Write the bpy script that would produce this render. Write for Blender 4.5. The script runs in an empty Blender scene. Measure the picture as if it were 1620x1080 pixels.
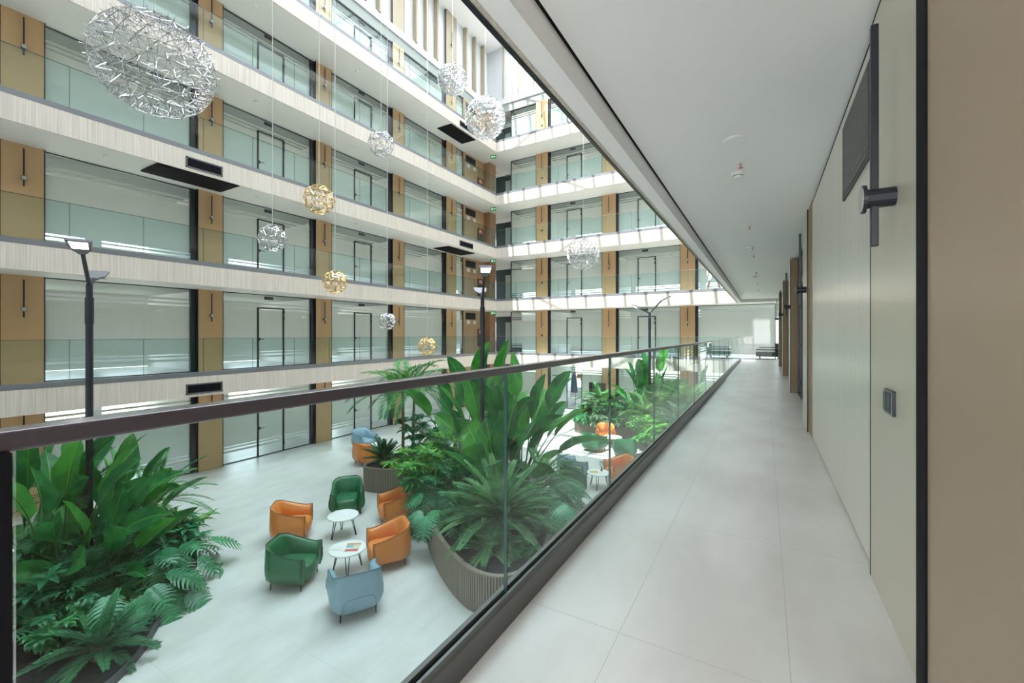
import bpy, math, random
from math import sin, cos, pi, radians, sqrt, atan2
from mathutils import Vector, Matrix, Euler

sc = bpy.context.scene
COL = sc.collection
U = 0.882          # metres per unit, scales the whole scene; lengths below worked out from image pixels

# ------------------------------------------------------------------ camera
cd = bpy.data.cameras.new('camera')
cam = bpy.data.objects.new('camera', cd)
COL.objects.link(cam)
cam.location = (0, 0, 5.096 * U)
cam.rotation_euler = (pi / 2, 0, radians(30.361))
cd.sensor_width = 36
cd.lens = 683.13 * 36 / 1620
cd.shift_y = -12 / 1620
cd.clip_start = 0.02
cd.clip_end = 300
sc.camera = cam

# ------------------------------------------------------------------ light
sc.view_settings.view_transform = 'Standard'
sc.view_settings.look = 'None'
sc.view_settings.gamma = 1
sc.view_settings.use_curve_mapping = False
sc.view_settings.exposure = 2.0
sc.cycles.max_bounces = 9
sc.cycles.diffuse_bounces = 7
sc.cycles.glossy_bounces = 3
sc.cycles.transmission_bounces = 4
sc.cycles.transparent_max_bounces = 24
sc.cycles.caustics_reflective = False
sc.cycles.caustics_refractive = False
sc.cycles.sample_clamp_indirect = 4
sc.cycles.use_denoising = True
sc.cycles.use_adaptive_sampling = True
sc.cycles.adaptive_threshold = 0.03

w = bpy.data.worlds.new('sky')
sc.world = w
w.use_nodes = True
nt = w.node_tree
bg = nt.nodes['Background']
tc = nt.nodes.new('ShaderNodeTexCoord')
sx = nt.nodes.new('ShaderNodeSeparateXYZ')
rp = nt.nodes.new('ShaderNodeValToRGB')
rp.color_ramp.elements[0].position = 0.46
rp.color_ramp.elements[0].color = (0.30, 0.34, 0.27, 1)
rp.color_ramp.elements[1].position = 0.53
rp.color_ramp.elements[1].color = (0.50, 0.54, 0.585, 1)
e3 = rp.color_ramp.elements.new(1.0)
e3.color = (1.0, 1.06, 1.14, 1)
e4 = rp.color_ramp.elements.new(0.80)
e4.color = (0.70, 0.75, 0.81, 1)
mr = nt.nodes.new('ShaderNodeMapRange')
mr.inputs[1].default_value = -1
mr.inputs[2].default_value = 1
nt.links.new(tc.outputs['Generated'], sx.inputs[0])
nt.links.new(sx.outputs[2], mr.inputs[0])
nt.links.new(mr.outputs[0], rp.inputs[0])
nt.links.new(rp.outputs[0], bg.inputs[0])
bg.inputs[1].default_value = 2.25

sl = bpy.data.lights.new('sun', 'SUN')
sl.energy = 3.4
sl.angle = radians(0.35)
sl.color = (1.0, 0.965, 0.91)
sun = bpy.data.objects.new('sun', sl)
COL.objects.link(sun)
sun.rotation_euler = Vector((0.098, 0.60, -1)).to_track_quat('-Z', 'Y').to_euler()
sun.location = (0, 0, 40)

# added fill lamp behind the camera, brightening the near corridor
al = bpy.data.lights.new('corridor_fill_light', 'AREA')
al.shape = 'RECTANGLE'
al.size = 1.5
al.size_y = 2.4
al.energy = 22
al.color = (0.95, 0.98, 1)
ao = bpy.data.objects.new('corridor_fill_light', al)
COL.objects.link(ao)
ao.location = (-0.25 * U, -3.3 * U, 5.3 * U)
ao.rotation_euler = (pi / 2, 0, 0)

# ------------------------------------------------------------------ helpers
class MB:
    """Collects faces; build() links them as ONE mesh object."""
    def __init__(s):
        s.v = []; s.f = []; s.m = []; s.uv = {}
    def quad(s, a, b, c, d, m=0):
        n = len(s.v); s.v += [a, b, c, d]; s.f.append((n, n + 1, n + 2, n + 3)); s.m.append(m)
    def box(s, x0, y0, z0, x1, y1, z1, m=0):
        n = len(s.v)
        s.v += [(x0, y0, z0), (x1, y0, z0), (x1, y1, z0), (x0, y1, z0), (x0, y0, z1), (x1, y0, z1), (x1, y1, z1), (x0, y1, z1)]
        for q in ((0, 3, 2, 1), (4, 5, 6, 7), (0, 1, 5, 4), (1, 2, 6, 5), (2, 3, 7, 6), (3, 0, 4, 7)):
            s.f.append(tuple(n + i for i in q)); s.m.append(m)
        return s
    def tube(s, pts, r, n=8, m=0, caps=True):
        pts = [Vector(p) for p in pts]
        rs = r if isinstance(r, (list, tuple)) else [r] * len(pts)
        b = len(s.v); ref = None
        for i, p in enumerate(pts):
            t = (pts[min(i + 1, len(pts) - 1)] - pts[max(i - 1, 0)]).normalized()
            if ref is None:
                ref = t.orthogonal().normalized()
            else:
                ref = (ref - t * ref.dot(t)).normalized()
            o = t.cross(ref)
            for k in range(n):
                a = 2 * pi * k / n
                s.v.append(tuple(p + (ref * cos(a) + o * sin(a)) * rs[i]))
        for i in range(len(pts) - 1):
            for k in range(n):
                k2 = (k + 1) % n
                s.f.append((b + i * n + k, b + i * n + k2, b + (i + 1) * n + k2, b + (i + 1) * n + k)); s.m.append(m)
        if caps and n > 2:
            s.f.append(tuple(b + k for k in reversed(range(n)))); s.m.append(m)
            e = b + (len(pts) - 1) * n
            s.f.append(tuple(e + k for k in range(n))); s.m.append(m)
        return s
    def lathe(s, prof, n=24, c=(0, 0, 0), m=0, sx=1, sy=1):
        b = len(s.v)
        for r, z in prof:
            for k in range(n):
                a = 2 * pi * k / n
                s.v.append((c[0] + r * cos(a) * sx, c[1] + r * sin(a) * sy, c[2] + z))
        for i in range(len(prof) - 1):
            for k in range(n):
                k2 = (k + 1) % n
                s.f.append((b + i * n + k, b + i * n + k2, b + (i + 1) * n + k2, b + (i + 1) * n + k)); s.m.append(m)
        s.f.append(tuple(b + k for k in reversed(range(n)))); s.m.append(m)
        e = b + (len(prof) - 1) * n
        s.f.append(tuple(e + k for k in range(n))); s.m.append(m)
        return s
    def grid(s, P, m=0, closed=False):
        """P[i][j] points -> quads"""
        b = len(s.v); R = len(P); C = len(P[0])
        for row in P:
            s.v += [tuple(p) for p in row]
        for i in range(R - 1):
            for j in range(C if closed else C - 1):
                j2 = (j + 1) % C
                s.f.append((b + i * C + j, b + i * C + j2, b + (i + 1) * C + j2, b + (i + 1) * C + j)); s.m.append(m)
        return s
    def prism(s, pts, z0, z1, m=0):
        n = len(pts); b = len(s.v)
        s.v += [(x, y, z0) for x, y in pts] + [(x, y, z1) for x, y in pts]
        for k in range(n):
            k2 = (k + 1) % n
            s.f.append((b + k, b + k2, b + n + k2, b + n + k)); s.m.append(m)
        s.f.append(tuple(b + k for k in reversed(range(n)))); s.m.append(m)
        s.f.append(tuple(b + n + k for k in range(n))); s.m.append(m)
        return s
    def build(s, name, mats, parent=None, loc=(0, 0, 0), smooth=False, bevel=0, subsurf=0, rot=None):
        me = bpy.data.meshes.new(name)
        me.from_pydata([(x * U, y * U, z * U) for x, y, z in s.v], [], s.f)
        for m in (mats if isinstance(mats, (list, tuple)) else [mats]):
            me.materials.append(m)
        if any(s.m):
            me.polygons.foreach_set('material_index', s.m)
        if smooth:
            me.polygons.foreach_set('use_smooth', [True] * len(me.polygons))
        if s.uv:
            lay = me.uv_layers.new(name='UVMap')
            for poly in me.polygons:
                uv = s.uv.get(poly.index)
                if uv:
                    for li, c in zip(poly.loop_indices, uv):
                        lay.data[li].uv = c
        me.update()
        o = bpy.data.objects.new(name, me)
        COL.objects.link(o)
        o.location = [c * U for c in loc]
        if rot: o.rotation_euler = rot
        if parent: o.parent = parent
        if bevel:
            b = o.modifiers.new('bevel', 'BEVEL'); b.width = bevel * U; b.segments = 2; b.limit_method = 'ANGLE'
        if subsurf:
            b = o.modifiers.new('subsurf', 'SUBSURF'); b.levels = subsurf; b.render_levels = subsurf
        return o

def tag(o, label, cat, group=None, kind=None):
    o['label'] = label; o['category'] = cat
    if group: o['group'] = group
    if kind: o['kind'] = kind
    return o
def thing(name, label=None, cat=None, loc=(0, 0, 0), rz=0, group=None):
    o = bpy.data.objects.new(name, None); COL.objects.link(o)
    o.empty_display_size = 0.1
    o.location = [c * U for c in loc]; o.rotation_euler = (0, 0, rz)
    if label: tag(o, label, cat, group)
    return o
def struct(o):
    o['kind'] = 'structure'; return o
def dup(root, loc, rz=0, label=None, group=None, scale=None):
    r = root.copy(); COL.objects.link(r)
    r.location = [c * U for c in loc]; r.rotation_euler = (0, 0, rz)
    if scale: r.scale = scale
    if label: r['label'] = label
    if group: r['group'] = group
    for ch in list(root.children):
        c = ch.copy(); COL.objects.link(c); c.parent = r
        for g in list(ch.children):
            d = g.copy(); COL.objects.link(d); d.parent = c
    return r

# ------------------------------------------------------------------ materials
def mat(name, col, rough=0.5, metal=0, coat=0, spec=0.5, emit=None, est=0):
    m = bpy.data.materials.new(name); m.use_nodes = True
    b = m.node_tree.nodes['Principled BSDF']
    b.inputs['Base Color'].default_value = (*col, 1)
    b.inputs['Roughness'].default_value = rough
    b.inputs['Metallic'].default_value = metal
    b.inputs['Coat Weight'].default_value = coat
    b.inputs['Coat Roughness'].default_value = 0.2
    b.inputs['Specular IOR Level'].default_value = spec
    if emit:
        b.inputs['Emission Color'].default_value = (*emit, 1)
        b.inputs['Emission Strength'].default_value = est
    return m
def N(m, t, **kw):
    n = m.node_tree.nodes.new(t)
    for k, v in kw.items():
        setattr(n, k, v)
    return n
def LK(m, a, b): m.node_tree.links.new(a, b)
def noisy(m, c1, c2, scale=(1, 1, 1), nscale=5, detail=4, bump=0, lo=0.35, hi=0.65):
    """colour varies between c1 and c2 with object-space noise stretched by scale"""
    b = m.node_tree.nodes['Principled BSDF']
    t = N(m, 'ShaderNodeTexCoord'); mp = N(m, 'ShaderNodeMapping'); mp.inputs['Scale'].default_value = scale
    no = N(m, 'ShaderNodeTexNoise'); no.inputs['Scale'].default_value = nscale; no.inputs['Detail'].default_value = detail
    r = N(m, 'ShaderNodeValToRGB')
    r.color_ramp.elements[0].color = (*c1, 1); r.color_ramp.elements[1].color = (*c2, 1)
    r.color_ramp.elements[0].position = lo; r.color_ramp.elements[1].position = hi
    LK(m, t.outputs['Object'], mp.inputs[0]); LK(m, mp.outputs[0], no.inputs[0]); LK(m, no.outputs[0], r.inputs[0]); LK(m, r.outputs[0], b.inputs['Base Color'])
    if bump:
        bn = N(m, 'ShaderNodeBump'); bn.inputs['Strength'].default_value = bump; bn.inputs['Distance'].default_value = 0.01
        LK(m, no.outputs[0], bn.inputs['Height']); LK(m, bn.outputs[0], b.inputs['Normal'])
    return m
def tile_mat(name, c1, c2, tx, ty, ox, oy, rough, joint=(0.47, 0.445, 0.41), jw=0.0032):
    m = noisy(mat(name, c1, rough), c1, c2, (1.0, 0.45, 1), 2.4, 9, 0, 0.36, 0.64)
    b = m.node_tree.nodes['Principled BSDF']
    src = b.inputs['Base Color'].links[0].from_socket
    t = N(m, 'ShaderNodeTexCoord'); s = N(m, 'ShaderNodeSeparateXYZ'); LK(m, t.outputs['Object'], s.inputs[0])
    outs = []
    for k, (T, o) in enumerate(((tx, ox), (ty, oy))):
        a = N(m, 'ShaderNodeMath', operation='SUBTRACT'); a.inputs[1].default_value = o - jw / 2; LK(m, s.outputs[k], a.inputs[0])
        d = N(m, 'ShaderNodeMath', operation='FLOORED_MODULO'); d.inputs[1].default_value = T; LK(m, a.outputs[0], d.inputs[0])
        l = N(m, 'ShaderNodeMath', operation='LESS_THAN'); l.inputs[1].default_value = jw; LK(m, d.outputs[0], l.inputs[0])
        outs.append(l)
    mx = N(m, 'ShaderNodeMath', operation='MAXIMUM'); LK(m, outs[0].outputs[0], mx.inputs[0]); LK(m, outs[1].outputs[0], mx.inputs[1])
    mix = N(m, 'ShaderNodeMixRGB'); LK(m, mx.outputs[0], mix.inputs[0]); LK(m, src, mix.inputs[1]); mix.inputs[2].default_value = (*joint, 1)
    LK(m, mix.outputs[0], b.inputs['Base Color'])
    return m
def glass_mat(name, tint, ior=1.45, rough=0.0, spec=(1, 1, 1)):
    m = bpy.data.materials.new(name); m.use_nodes = True
    t = m.node_tree; t.nodes.clear()
    o = N(m, 'ShaderNodeOutputMaterial'); mx = N(m, 'ShaderNodeMixShader'); tr = N(m, 'ShaderNodeBsdfTransparent'); gl = N(m, 'ShaderNodeBsdfGlossy'); fr = N(m, 'ShaderNodeFresnel')
    tr.inputs[0].default_value = (*tint, 1); gl.inputs['Roughness'].default_value = rough; gl.inputs[0].default_value = (*spec, 1); fr.inputs[0].default_value = ior
    ge = N(m, 'ShaderNodeNewGeometry'); ma = N(m, 'ShaderNodeMath', operation='MULTIPLY'); inv = N(m, 'ShaderNodeMath', operation='SUBTRACT'); inv.inputs[0].default_value = 1
    LK(m, ge.outputs['Backfacing'], inv.inputs[1]); LK(m, fr.outputs[0], ma.inputs[0]); LK(m, inv.outputs[0], ma.inputs[1])
    LK(m, ma.outputs[0], mx.inputs[0]); LK(m, tr.outputs[0], mx.inputs[1]); LK(m, gl.outputs[0], mx.inputs[2]); LK(m, mx.outputs[0], o.inputs[0])
    return m
def leaf_mat(name, c1, c2, rough=0.35, trans=0.3, nscale=1.3, veins=False):
    m = noisy(mat(name, c1, rough), c1, c2, (1, 1, 1), nscale, 2, 0, 0.40, 0.60)
    b = m.node_tree.nodes['Principled BSDF']
    src = b.inputs['Base Color'].links[0].from_socket
    if veins:
        u = N(m, 'ShaderNodeUVMap'); s = N(m, 'ShaderNodeSeparateXYZ'); LK(m, u.outputs[0], s.inputs[0])
        ab = N(m, 'ShaderNodeMath', operation='ABSOLUTE'); LK(m, s.outputs[0], ab.inputs[0])
        lt = N(m, 'ShaderNodeMath', operation='LESS_THAN'); lt.inputs[1].default_value = 0.07; LK(m, ab.outputs[0], lt.inputs[0])
        mix = N(m, 'ShaderNodeMixRGB'); LK(m, lt.outputs[0], mix.inputs[0]); LK(m, src, mix.inputs[1])
        mix.inputs[2].default_value = (min(1, c2[0] * 2 + 0.08), min(1, c2[1] * 1.5 + 0.08), c2[2] * 1.4, 1)
        src = mix.outputs[0]; LK(m, src, b.inputs['Base Color'])
        sn = N(m, 'ShaderNodeMath', operation='MULTIPLY'); sn.inputs[1].default_value = 130
        sk = N(m, 'ShaderNodeMath', operation='MULTIPLY_ADD'); sk.inputs[1].default_value = -0.35; LK(m, ab.outputs[0], sk.inputs[0]); LK(m, s.outputs[1], sk.inputs[2])
        LK(m, sk.outputs[0], sn.inputs[0])
        si = N(m, 'ShaderNodeMath', operation='SINE'); LK(m, sn.outputs[0], si.inputs[0])
        bn = N(m, 'ShaderNodeBump'); bn.inputs['Strength'].default_value = 0.35; bn.inputs['Distance'].default_value = 0.01
        LK(m, si.outputs[0], bn.inputs['Height']); LK(m, bn.outputs[0], b.inputs['Normal'])
    tl = N(m, 'ShaderNodeBsdfTranslucent'); LK(m, src, tl.inputs[0])
    mx = N(m, 'ShaderNodeMixShader'); mx.inputs[0].default_value = trans
    out = m.node_tree.nodes['Material Output']
    LK(m, b.outputs[0], mx.inputs[1]); LK(m, tl.outputs[0], mx.inputs[2]); LK(m, mx.outputs[0], out.inputs[0])
    return m

M = {}
M['tile'] = tile_mat('beige_stone_tile', (0.585, 0.56, 0.525), (0.69, 0.675, 0.65), 0.60, 1.20, -0.59 * U, 2.0 * U, 0.32)
M['tile_big'] = tile_mat('pale_stone_floor', (0.57, 0.56, 0.53), (0.65, 0.645, 0.625), 1.2, 1.2, 0.3, 0.2, 0.30, (0.45, 0.44, 0.41), 0.004)
M['plaster'] = mat('white_plaster', (0.86, 0.86, 0.87), 0.7)
M['dim_ceiling'] = mat('dimmed_room_ceiling', (0.30, 0.33, 0.31), 0.7)  # dimness of the rooms put into a darker ceiling colour
M['soffit'] = mat('soffit_paint', (0.82, 0.805, 0.77), 0.6)
M['fascia'] = noisy(mat('ribbed_travertine', (0.6, 0.57, 0.52), 0.6), (0.52, 0.475, 0.41), (0.66, 0.61, 0.54), (16, 16, 0.25), 3.0, 4, 0.15)
M['bronze'] = mat('bronze_laminate', (0.58, 0.37, 0.195), 0.42)
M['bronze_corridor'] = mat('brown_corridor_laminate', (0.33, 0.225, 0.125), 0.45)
M['bronze_dark'] = mat('dark_bronze', (0.36, 0.20, 0.11), 0.45)
M['beige_panel'] = mat('satin_beige_panel', (0.60, 0.545, 0.435), 0.36, 0, 0.25)
M['cream'] = noisy(mat('ribbed_cream_panel', (0.6, 0.58, 0.5), 0.32, 0, 0.35), (0.68, 0.655, 0.57), (0.80, 0.775, 0.69), (14, 14, 0.12), 2.5, 3, 0.08)
M['brown_panel'] = mat('satin_brown_panel', (0.41, 0.30, 0.215), 0.40, 0, 0, 0.45)
M['wood'] = noisy(mat('oak_veneer_wall', (0.5, 0.33, 0.2), 0.5), (0.44, 0.28, 0.16), (0.52, 0.345, 0.205), (6, 6, 0.5), 3, 4)
M['black'] = mat('black_metal', (0.018, 0.02, 0.03), 0.35)
M['blacksoft'] = mat('black_trim', (0.008, 0.008, 0.011), 0.7, 0, 0, 0.15)
M['vent_frame'] = mat('slate_vent_frame', (0.10, 0.105, 0.12), 0.45)
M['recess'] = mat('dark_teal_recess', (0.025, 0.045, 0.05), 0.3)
M['charcoal'] = mat('charcoal_grille', (0.06, 0.063, 0.07), 0.5)
M['curb'] = mat('anodised_dark_aluminium', (0.115, 0.11, 0.105), 0.34, 0.4)
M['curb_pale'] = mat('grey_aluminium_channel', (0.20, 0.21, 0.23), 0.4, 0.3)
M['rail'] = mat('dark_handrail', (0.05, 0.043, 0.06), 0.35, 0, 1.0)
M['steel'] = mat('brushed_steel', (0.7, 0.7, 0.7), 0.25, 1)
M['lampface'] = mat('grey_lamp_face', (0.50, 0.49, 0.48), 0.5)
M['white'] = mat('white_plastic', (0.8, 0.8, 0.8), 0.4)
M['whitepaint'] = mat('white_paint', (0.86, 0.86, 0.85), 0.5)
M['glass'] = glass_mat('balustrade_glass', (0.86, 0.945, 0.942))
M['glassedge'] = mat('green_glass_edge', (0.025, 0.07, 0.065), 0.2)
M['pane'] = glass_mat('clear_pane', (0.97, 0.985, 0.98))
M['roofglass'] = glass_mat('roof_glass', (0.97, 0.98, 0.98), 1.2)
fm = mat('frosted_film', (0.80, 0.80, 0.765), 0.35)
tl = N(fm, 'ShaderNodeBsdfTranslucent'); tl.inputs[0].default_value = (0.88, 0.885, 0.855, 1)
mx = N(fm, 'ShaderNodeMixShader'); mx.inputs[0].default_value = 0.5
LK(fm, fm.node_tree.nodes['Principled BSDF'].outputs[0], mx.inputs[1]); LK(fm, tl.outputs[0], mx.inputs[2]); LK(fm, mx.outputs[0], fm.node_tree.nodes['Material Output'].inputs[0])
M['film'] = fm
M['clerestory'] = mat('white_clerestory_panel', (0.60, 0.62, 0.64), 0.35)
M['fin'] = mat('sand_fin', (0.36, 0.31, 0.22), 0.5)
M['soil'] = noisy(mat('black_soil', (0.012, 0.011, 0.010), 0.9), (0.008, 0.008, 0.008), (0.03, 0.026, 0.02), (1, 1, 1), 30, 3, 0.6)
M['slat'] = mat('taupe_slat', (0.25, 0.205, 0.16), 0.5)
M['slatback'] = mat('slat_shadow_gap', (0.05, 0.04, 0.03), 0.7)
M['lamp_on'] = mat('lit_lamp_lens', (0.9, 0.9, 0.9), 0.3, emit=(1, 0.97, 0.95), est=3)
M['exit'] = mat('lit_green_exit_sign', (0.0, 0.22, 0.06), 0.4, emit=(0.0, 0.5, 0.1), est=0.05)
M['exitmark'] = mat('lit_white_pictogram', (0.8, 0.9, 0.8), 0.4, emit=(0.7, 1, 0.8), est=0.2)
M['red'] = mat('fire_red', (0.6, 0.03, 0.03), 0.45)
M['screen'] = mat('dark_screen', (0.02, 0.022, 0.025), 0.12)
M['silver'] = mat('polished_chrome_wire', (0.62, 0.63, 0.64), 0.16, 1)
M['gold'] = mat('polished_brass_wire', (0.80, 0.58, 0.26), 0.18, 1)
M['led'] = mat('led_point', (1, 1, 1), 0.3, emit=(1, 0.93, 0.8), est=4)
M['wire'] = mat('pale_suspension_wire', (0.80, 0.80, 0.76), 0.4)
def leather(name, c):
    return noisy(mat(name, c, 0.36), tuple(x * 0.92 for x in c), c, (1, 1, 1), 40, 3, 0.06)
M['orange'] = leather('orange_leather', (0.72, 0.235, 0.05))
M['green'] = leather('green_leather', (0.025, 0.145, 0.06))
M['blue'] = leather('grey_blue_leather', (0.27, 0.40, 0.48))
M['orange_p'] = mat('dark_orange_piping', (0.25, 0.09, 0.03), 0.5)
M['green_p'] = mat('dark_green_piping', (0.01, 0.05, 0.025), 0.5)
M['blue_p'] = mat('slate_piping', (0.12, 0.22, 0.28), 0.5)
M['tabletop'] = mat('white_tabletop', (0.8, 0.79, 0.77), 0.35)
M['paper'] = mat('printed_paper', (0.78, 0.77, 0.74), 0.5)
M['leaf_banana'] = leaf_mat('broad_paddle_leaf', (0.014, 0.14, 0.04), (0.042, 0.28, 0.06), 0.28, 0.25, 2.2, True)
M['leaf_dark'] = leaf_mat('dark_frond', (0.018, 0.13, 0.045), (0.05, 0.25, 0.085), 0.36, 0.2, 3.0)
M['leaf_palm'] = leaf_mat('palm_frond', (0.03, 0.19, 0.055), (0.075, 0.33, 0.08), 0.38, 0.22, 3.0)
M['leaf_fan'] = leaf_mat('fan_palm_blade', (0.03, 0.18, 0.08), (0.08, 0.33, 0.13), 0.38, 0.22, 3.0)
M['leaf_cycad'] = leaf_mat('light_cycad_frond', (0.045, 0.19, 0.075), (0.13, 0.36, 0.13), 0.38, 0.22, 3.0)
M['leaf_mon'] = leaf_mat('split_leaf', (0.035, 0.21, 0.095), (0.09, 0.37, 0.17), 0.24, 0.25, 2.0)
M['leaf_lime'] = leaf_mat('lime_leaf', (0.07, 0.36, 0.06), (0.24, 0.52, 0.07), 0.38, 0.4, 3.0)
M['leaf_scheff'] = leaf_mat('umbrella_leaf', (0.03, 0.20, 0.08), (0.07, 0.35, 0.09), 0.26, 0.3, 2.0)
M['leaf_var'] = leaf_mat('grey_green_leaf', (0.09, 0.20, 0.10), (0.22, 0.36, 0.20), 0.45, 0.3, 5.0)
M['leaf_yel'] = leaf_mat('light_green_frond', (0.10, 0.30, 0.08), (0.24, 0.42, 0.12), 0.42, 0.35, 2.0)
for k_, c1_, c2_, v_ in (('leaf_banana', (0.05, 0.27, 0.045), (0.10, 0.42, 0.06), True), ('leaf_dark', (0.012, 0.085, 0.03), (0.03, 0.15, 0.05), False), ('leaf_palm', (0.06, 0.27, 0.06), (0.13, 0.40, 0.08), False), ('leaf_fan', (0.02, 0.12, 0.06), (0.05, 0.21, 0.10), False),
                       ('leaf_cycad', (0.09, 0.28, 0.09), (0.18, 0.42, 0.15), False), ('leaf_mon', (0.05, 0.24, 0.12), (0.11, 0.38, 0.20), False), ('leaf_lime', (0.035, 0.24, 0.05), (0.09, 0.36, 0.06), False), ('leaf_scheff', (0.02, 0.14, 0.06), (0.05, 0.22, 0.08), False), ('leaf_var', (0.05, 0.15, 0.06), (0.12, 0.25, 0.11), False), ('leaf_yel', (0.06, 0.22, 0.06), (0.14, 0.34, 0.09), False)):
    M[k_ + '_b'] = leaf_mat(k_.replace('leaf_', '') + '_leaf_contrast', c1_, c2_, 0.30, 0.25, 2.2, v_)  # second tone drawn per leaf; light and dark contrast put into leaf colour
M['stem'] = mat('green_stem', (0.05, 0.16, 0.04), 0.5)
M['trunk'] = noisy(mat('palm_trunk', (0.2, 0.14, 0.08), 0.8), (0.13, 0.09, 0.05), (0.26, 0.2, 0.12), (1, 1, 12), 6, 3, 0.5)
M['skin'] = mat('skin', (0.62, 0.38, 0.26), 0.5)
M['cloth_w'] = mat('white_cloth', (0.72, 0.78, 0.80), 0.8)
M['cloth_b'] = mat('pale_blue_cloth', (0.45, 0.62, 0.70), 0.8)
M['denim'] = mat('blue_cloth', (0.06, 0.11, 0.22), 0.8)
M['hair'] = mat('dark_hair', (0.04, 0.025, 0.018), 0.6)
M['tan'] = mat('tan_leather', (0.5, 0.24, 0.05), 0.5)

# ------------------------------------------------------------------ levels
def fl(n): return 0 if n == 0 else 3.696 + (n - 1) * 3.676
ORD = ['ground floor', 'first floor', 'second floor', 'third floor', 'fourth floor', 'fifth floor']
NTH = ['first', 'second', 'third', 'fourth', 'fifth', 'sixth', 'seventh']
XF, XW, XG, XO = -16.14, -18.0, -18.18, -23.2  # planes and positions below back-projected from image pixels, kept as plain numbers
YF, YW, YG, YO = 25.40, 27.20, 27.38, 32.4
YN = -3.4                                  # near end of the atrium, behind the camera
LC = [(-1.70, -0.85), (3.10, 3.95), (7.87, 8.72), (12.70, 13.55), (17.50, 18.40), (22.20, 23.25)]   # left pillars, along Y
FC = [(-13.97, -13.03), (-9.14, -8.22), (-4.35, -3.51)]                                               # far pillars, along X
RC = [(2.31, 3.22), (7.10, 8.25), (12.20, 13.15), (17.00, 17.90), (21.80, 22.70)]                     # corridor pillars
TOP = 26.4

# ------------------------------------------------------------------ floors, ceilings, fascias
struct(MB().box(-23.2, YN - 0.3, -0.3, 6, YO, 0).build('floor', M['tile_big']))
for n in range(1, 6):
    z = fl(n); zs = z - 0.61
    nm = ORD[n].split()[0]
    s = MB(); s.box(XO, YN, zs, XF - 0.04, YO, z)
    struct(s.build('floor_left_%s' % nm, M['tile']))
    struct(MB().box(XG - 0.02, YN, zs - 0.02, XF - 0.04, YO, zs - 0.001).build('ceiling_left_%s' % nm, M['soffit']))
    struct(MB().box(XO, YN, zs - 0.02, XG - 0.02, YO, zs - 0.001).build('ceiling_left_rooms_%s' % nm, M['dim_ceiling']))
    struct(MB().box(XF - 0.04, YN, z - 0.66, XF, YF, z - 0.005).build('trim_fascia_left_%s' % nm, M['fascia']))
    struct(MB().box(XF - 0.04, YF + 0.04, zs, 0.9, YO, z).build('floor_far_%s' % nm, M['tile']))
    struct(MB().box(XF - 0.04, YF + 0.04, zs - 0.02, 0.9, YG + 0.02, zs - 0.001).build('ceiling_far_%s' % nm, M['soffit']))
    struct(MB().box(XF - 0.04, YG + 0.02, zs - 0.02, 0.9, YO, zs - 0.001).build('ceiling_far_rooms_%s' % nm, M['dim_ceiling']))
    struct(MB().box(XF, YF, z - 0.66, -1.25, YF + 0.04, z - 0.005).build('trim_fascia_far_%s' % nm, M['fascia']))
    # wing on this side of the atrium
    zc = z - 0.46
    struct(MB().box(-1.21, YN, zc, 5.5, YF + 0.04, z).build('floor_right_%s' % nm, M['tile']))
    if n == 2:
        struct(MB().box(-1.05, YN, zc - 0.02, 0.9, YF + 1.9, zc).build('ceiling', M['plaster']))
        struct(MB().box(-1.21, YN, z - 0.653, -1.075, YF + 0.04, zc - 0.001).build('ceiling_beam', M['plaster']))
        struct(MB().box(-1.075, YN, zc - 0.012, -1.05, YF + 0.04, zc - 0.001).build('trim_shadow_gap', M['blacksoft']))
    elif n > 2:
        struct(MB().box(-1.21, YN, z - 0.653, -1.075, YF + 0.04, zc - 0.001).build('ceiling_beam_%s' % nm, M['plaster']))
    f = MB().box(-1.25, YN, z - 0.66, -1.21, YF, z - 0.005)
    struct(f.build('trim_fascia_right_%s' % nm, M['fascia']))
    if n == 2:
        struct(MB().box(-1.262, YN, z - 0.672, -1.235, YF, z - 0.66).build('trim_drip_edge', M['black']))

# shells of the building: outside walls with ribbon windows behind the rooms
def ribbon(name, a, b, axis, at_):
    s = MB()
    for n in range(0, 6):
        z = fl(n); zt = fl(n + 1) if n < 5 else 22.1
        lo, hi = (0.02, 0.85), (2.45, zt - z - 0.62)
        for p, q in (lo, hi):
            if axis == 'x': s.box(at_ - 0.2, a, z + p, at_, b, z + q)
            else: s.box(a, at_, z + p, b, at_ + 0.2, z + q)
        k = a
        while k < b:
            if axis == 'x': s.box(at_ - 0.2, k, z + 0.85, at_, min(k + 0.5, b), z + 2.45)
            else: s.box(k, at_, z + 0.85, min(k + 0.5, b), at_ + 0.2, z + 2.45)
            k += 4.8
    return struct(s.build(name, M['plaster']))
ribbon('wall_left_outside', YN, YO, 'x', XO)
ribbon('wall_far_outside', XO, 0.9, 'y', YO)
struct(MB().box(5.5, YN, 0, 5.7, YO, TOP).build('wall_right_outside', M['plaster']))
s = MB()
s.box(XO, YN - 0.3, 0, -1.3, YN, TOP); s.box(-1.3, YN - 0.3, 0, 6, YN, fl(1) + 0.1); s.box(-1.3, YN - 0.3, fl(2) - 0.46, 6, YN, TOP); s.box(0.55, YN - 0.3, fl(1) + .1, 6, YN, fl(2) - .46)
struct(s.build('wall_near', M['plaster']))

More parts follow.
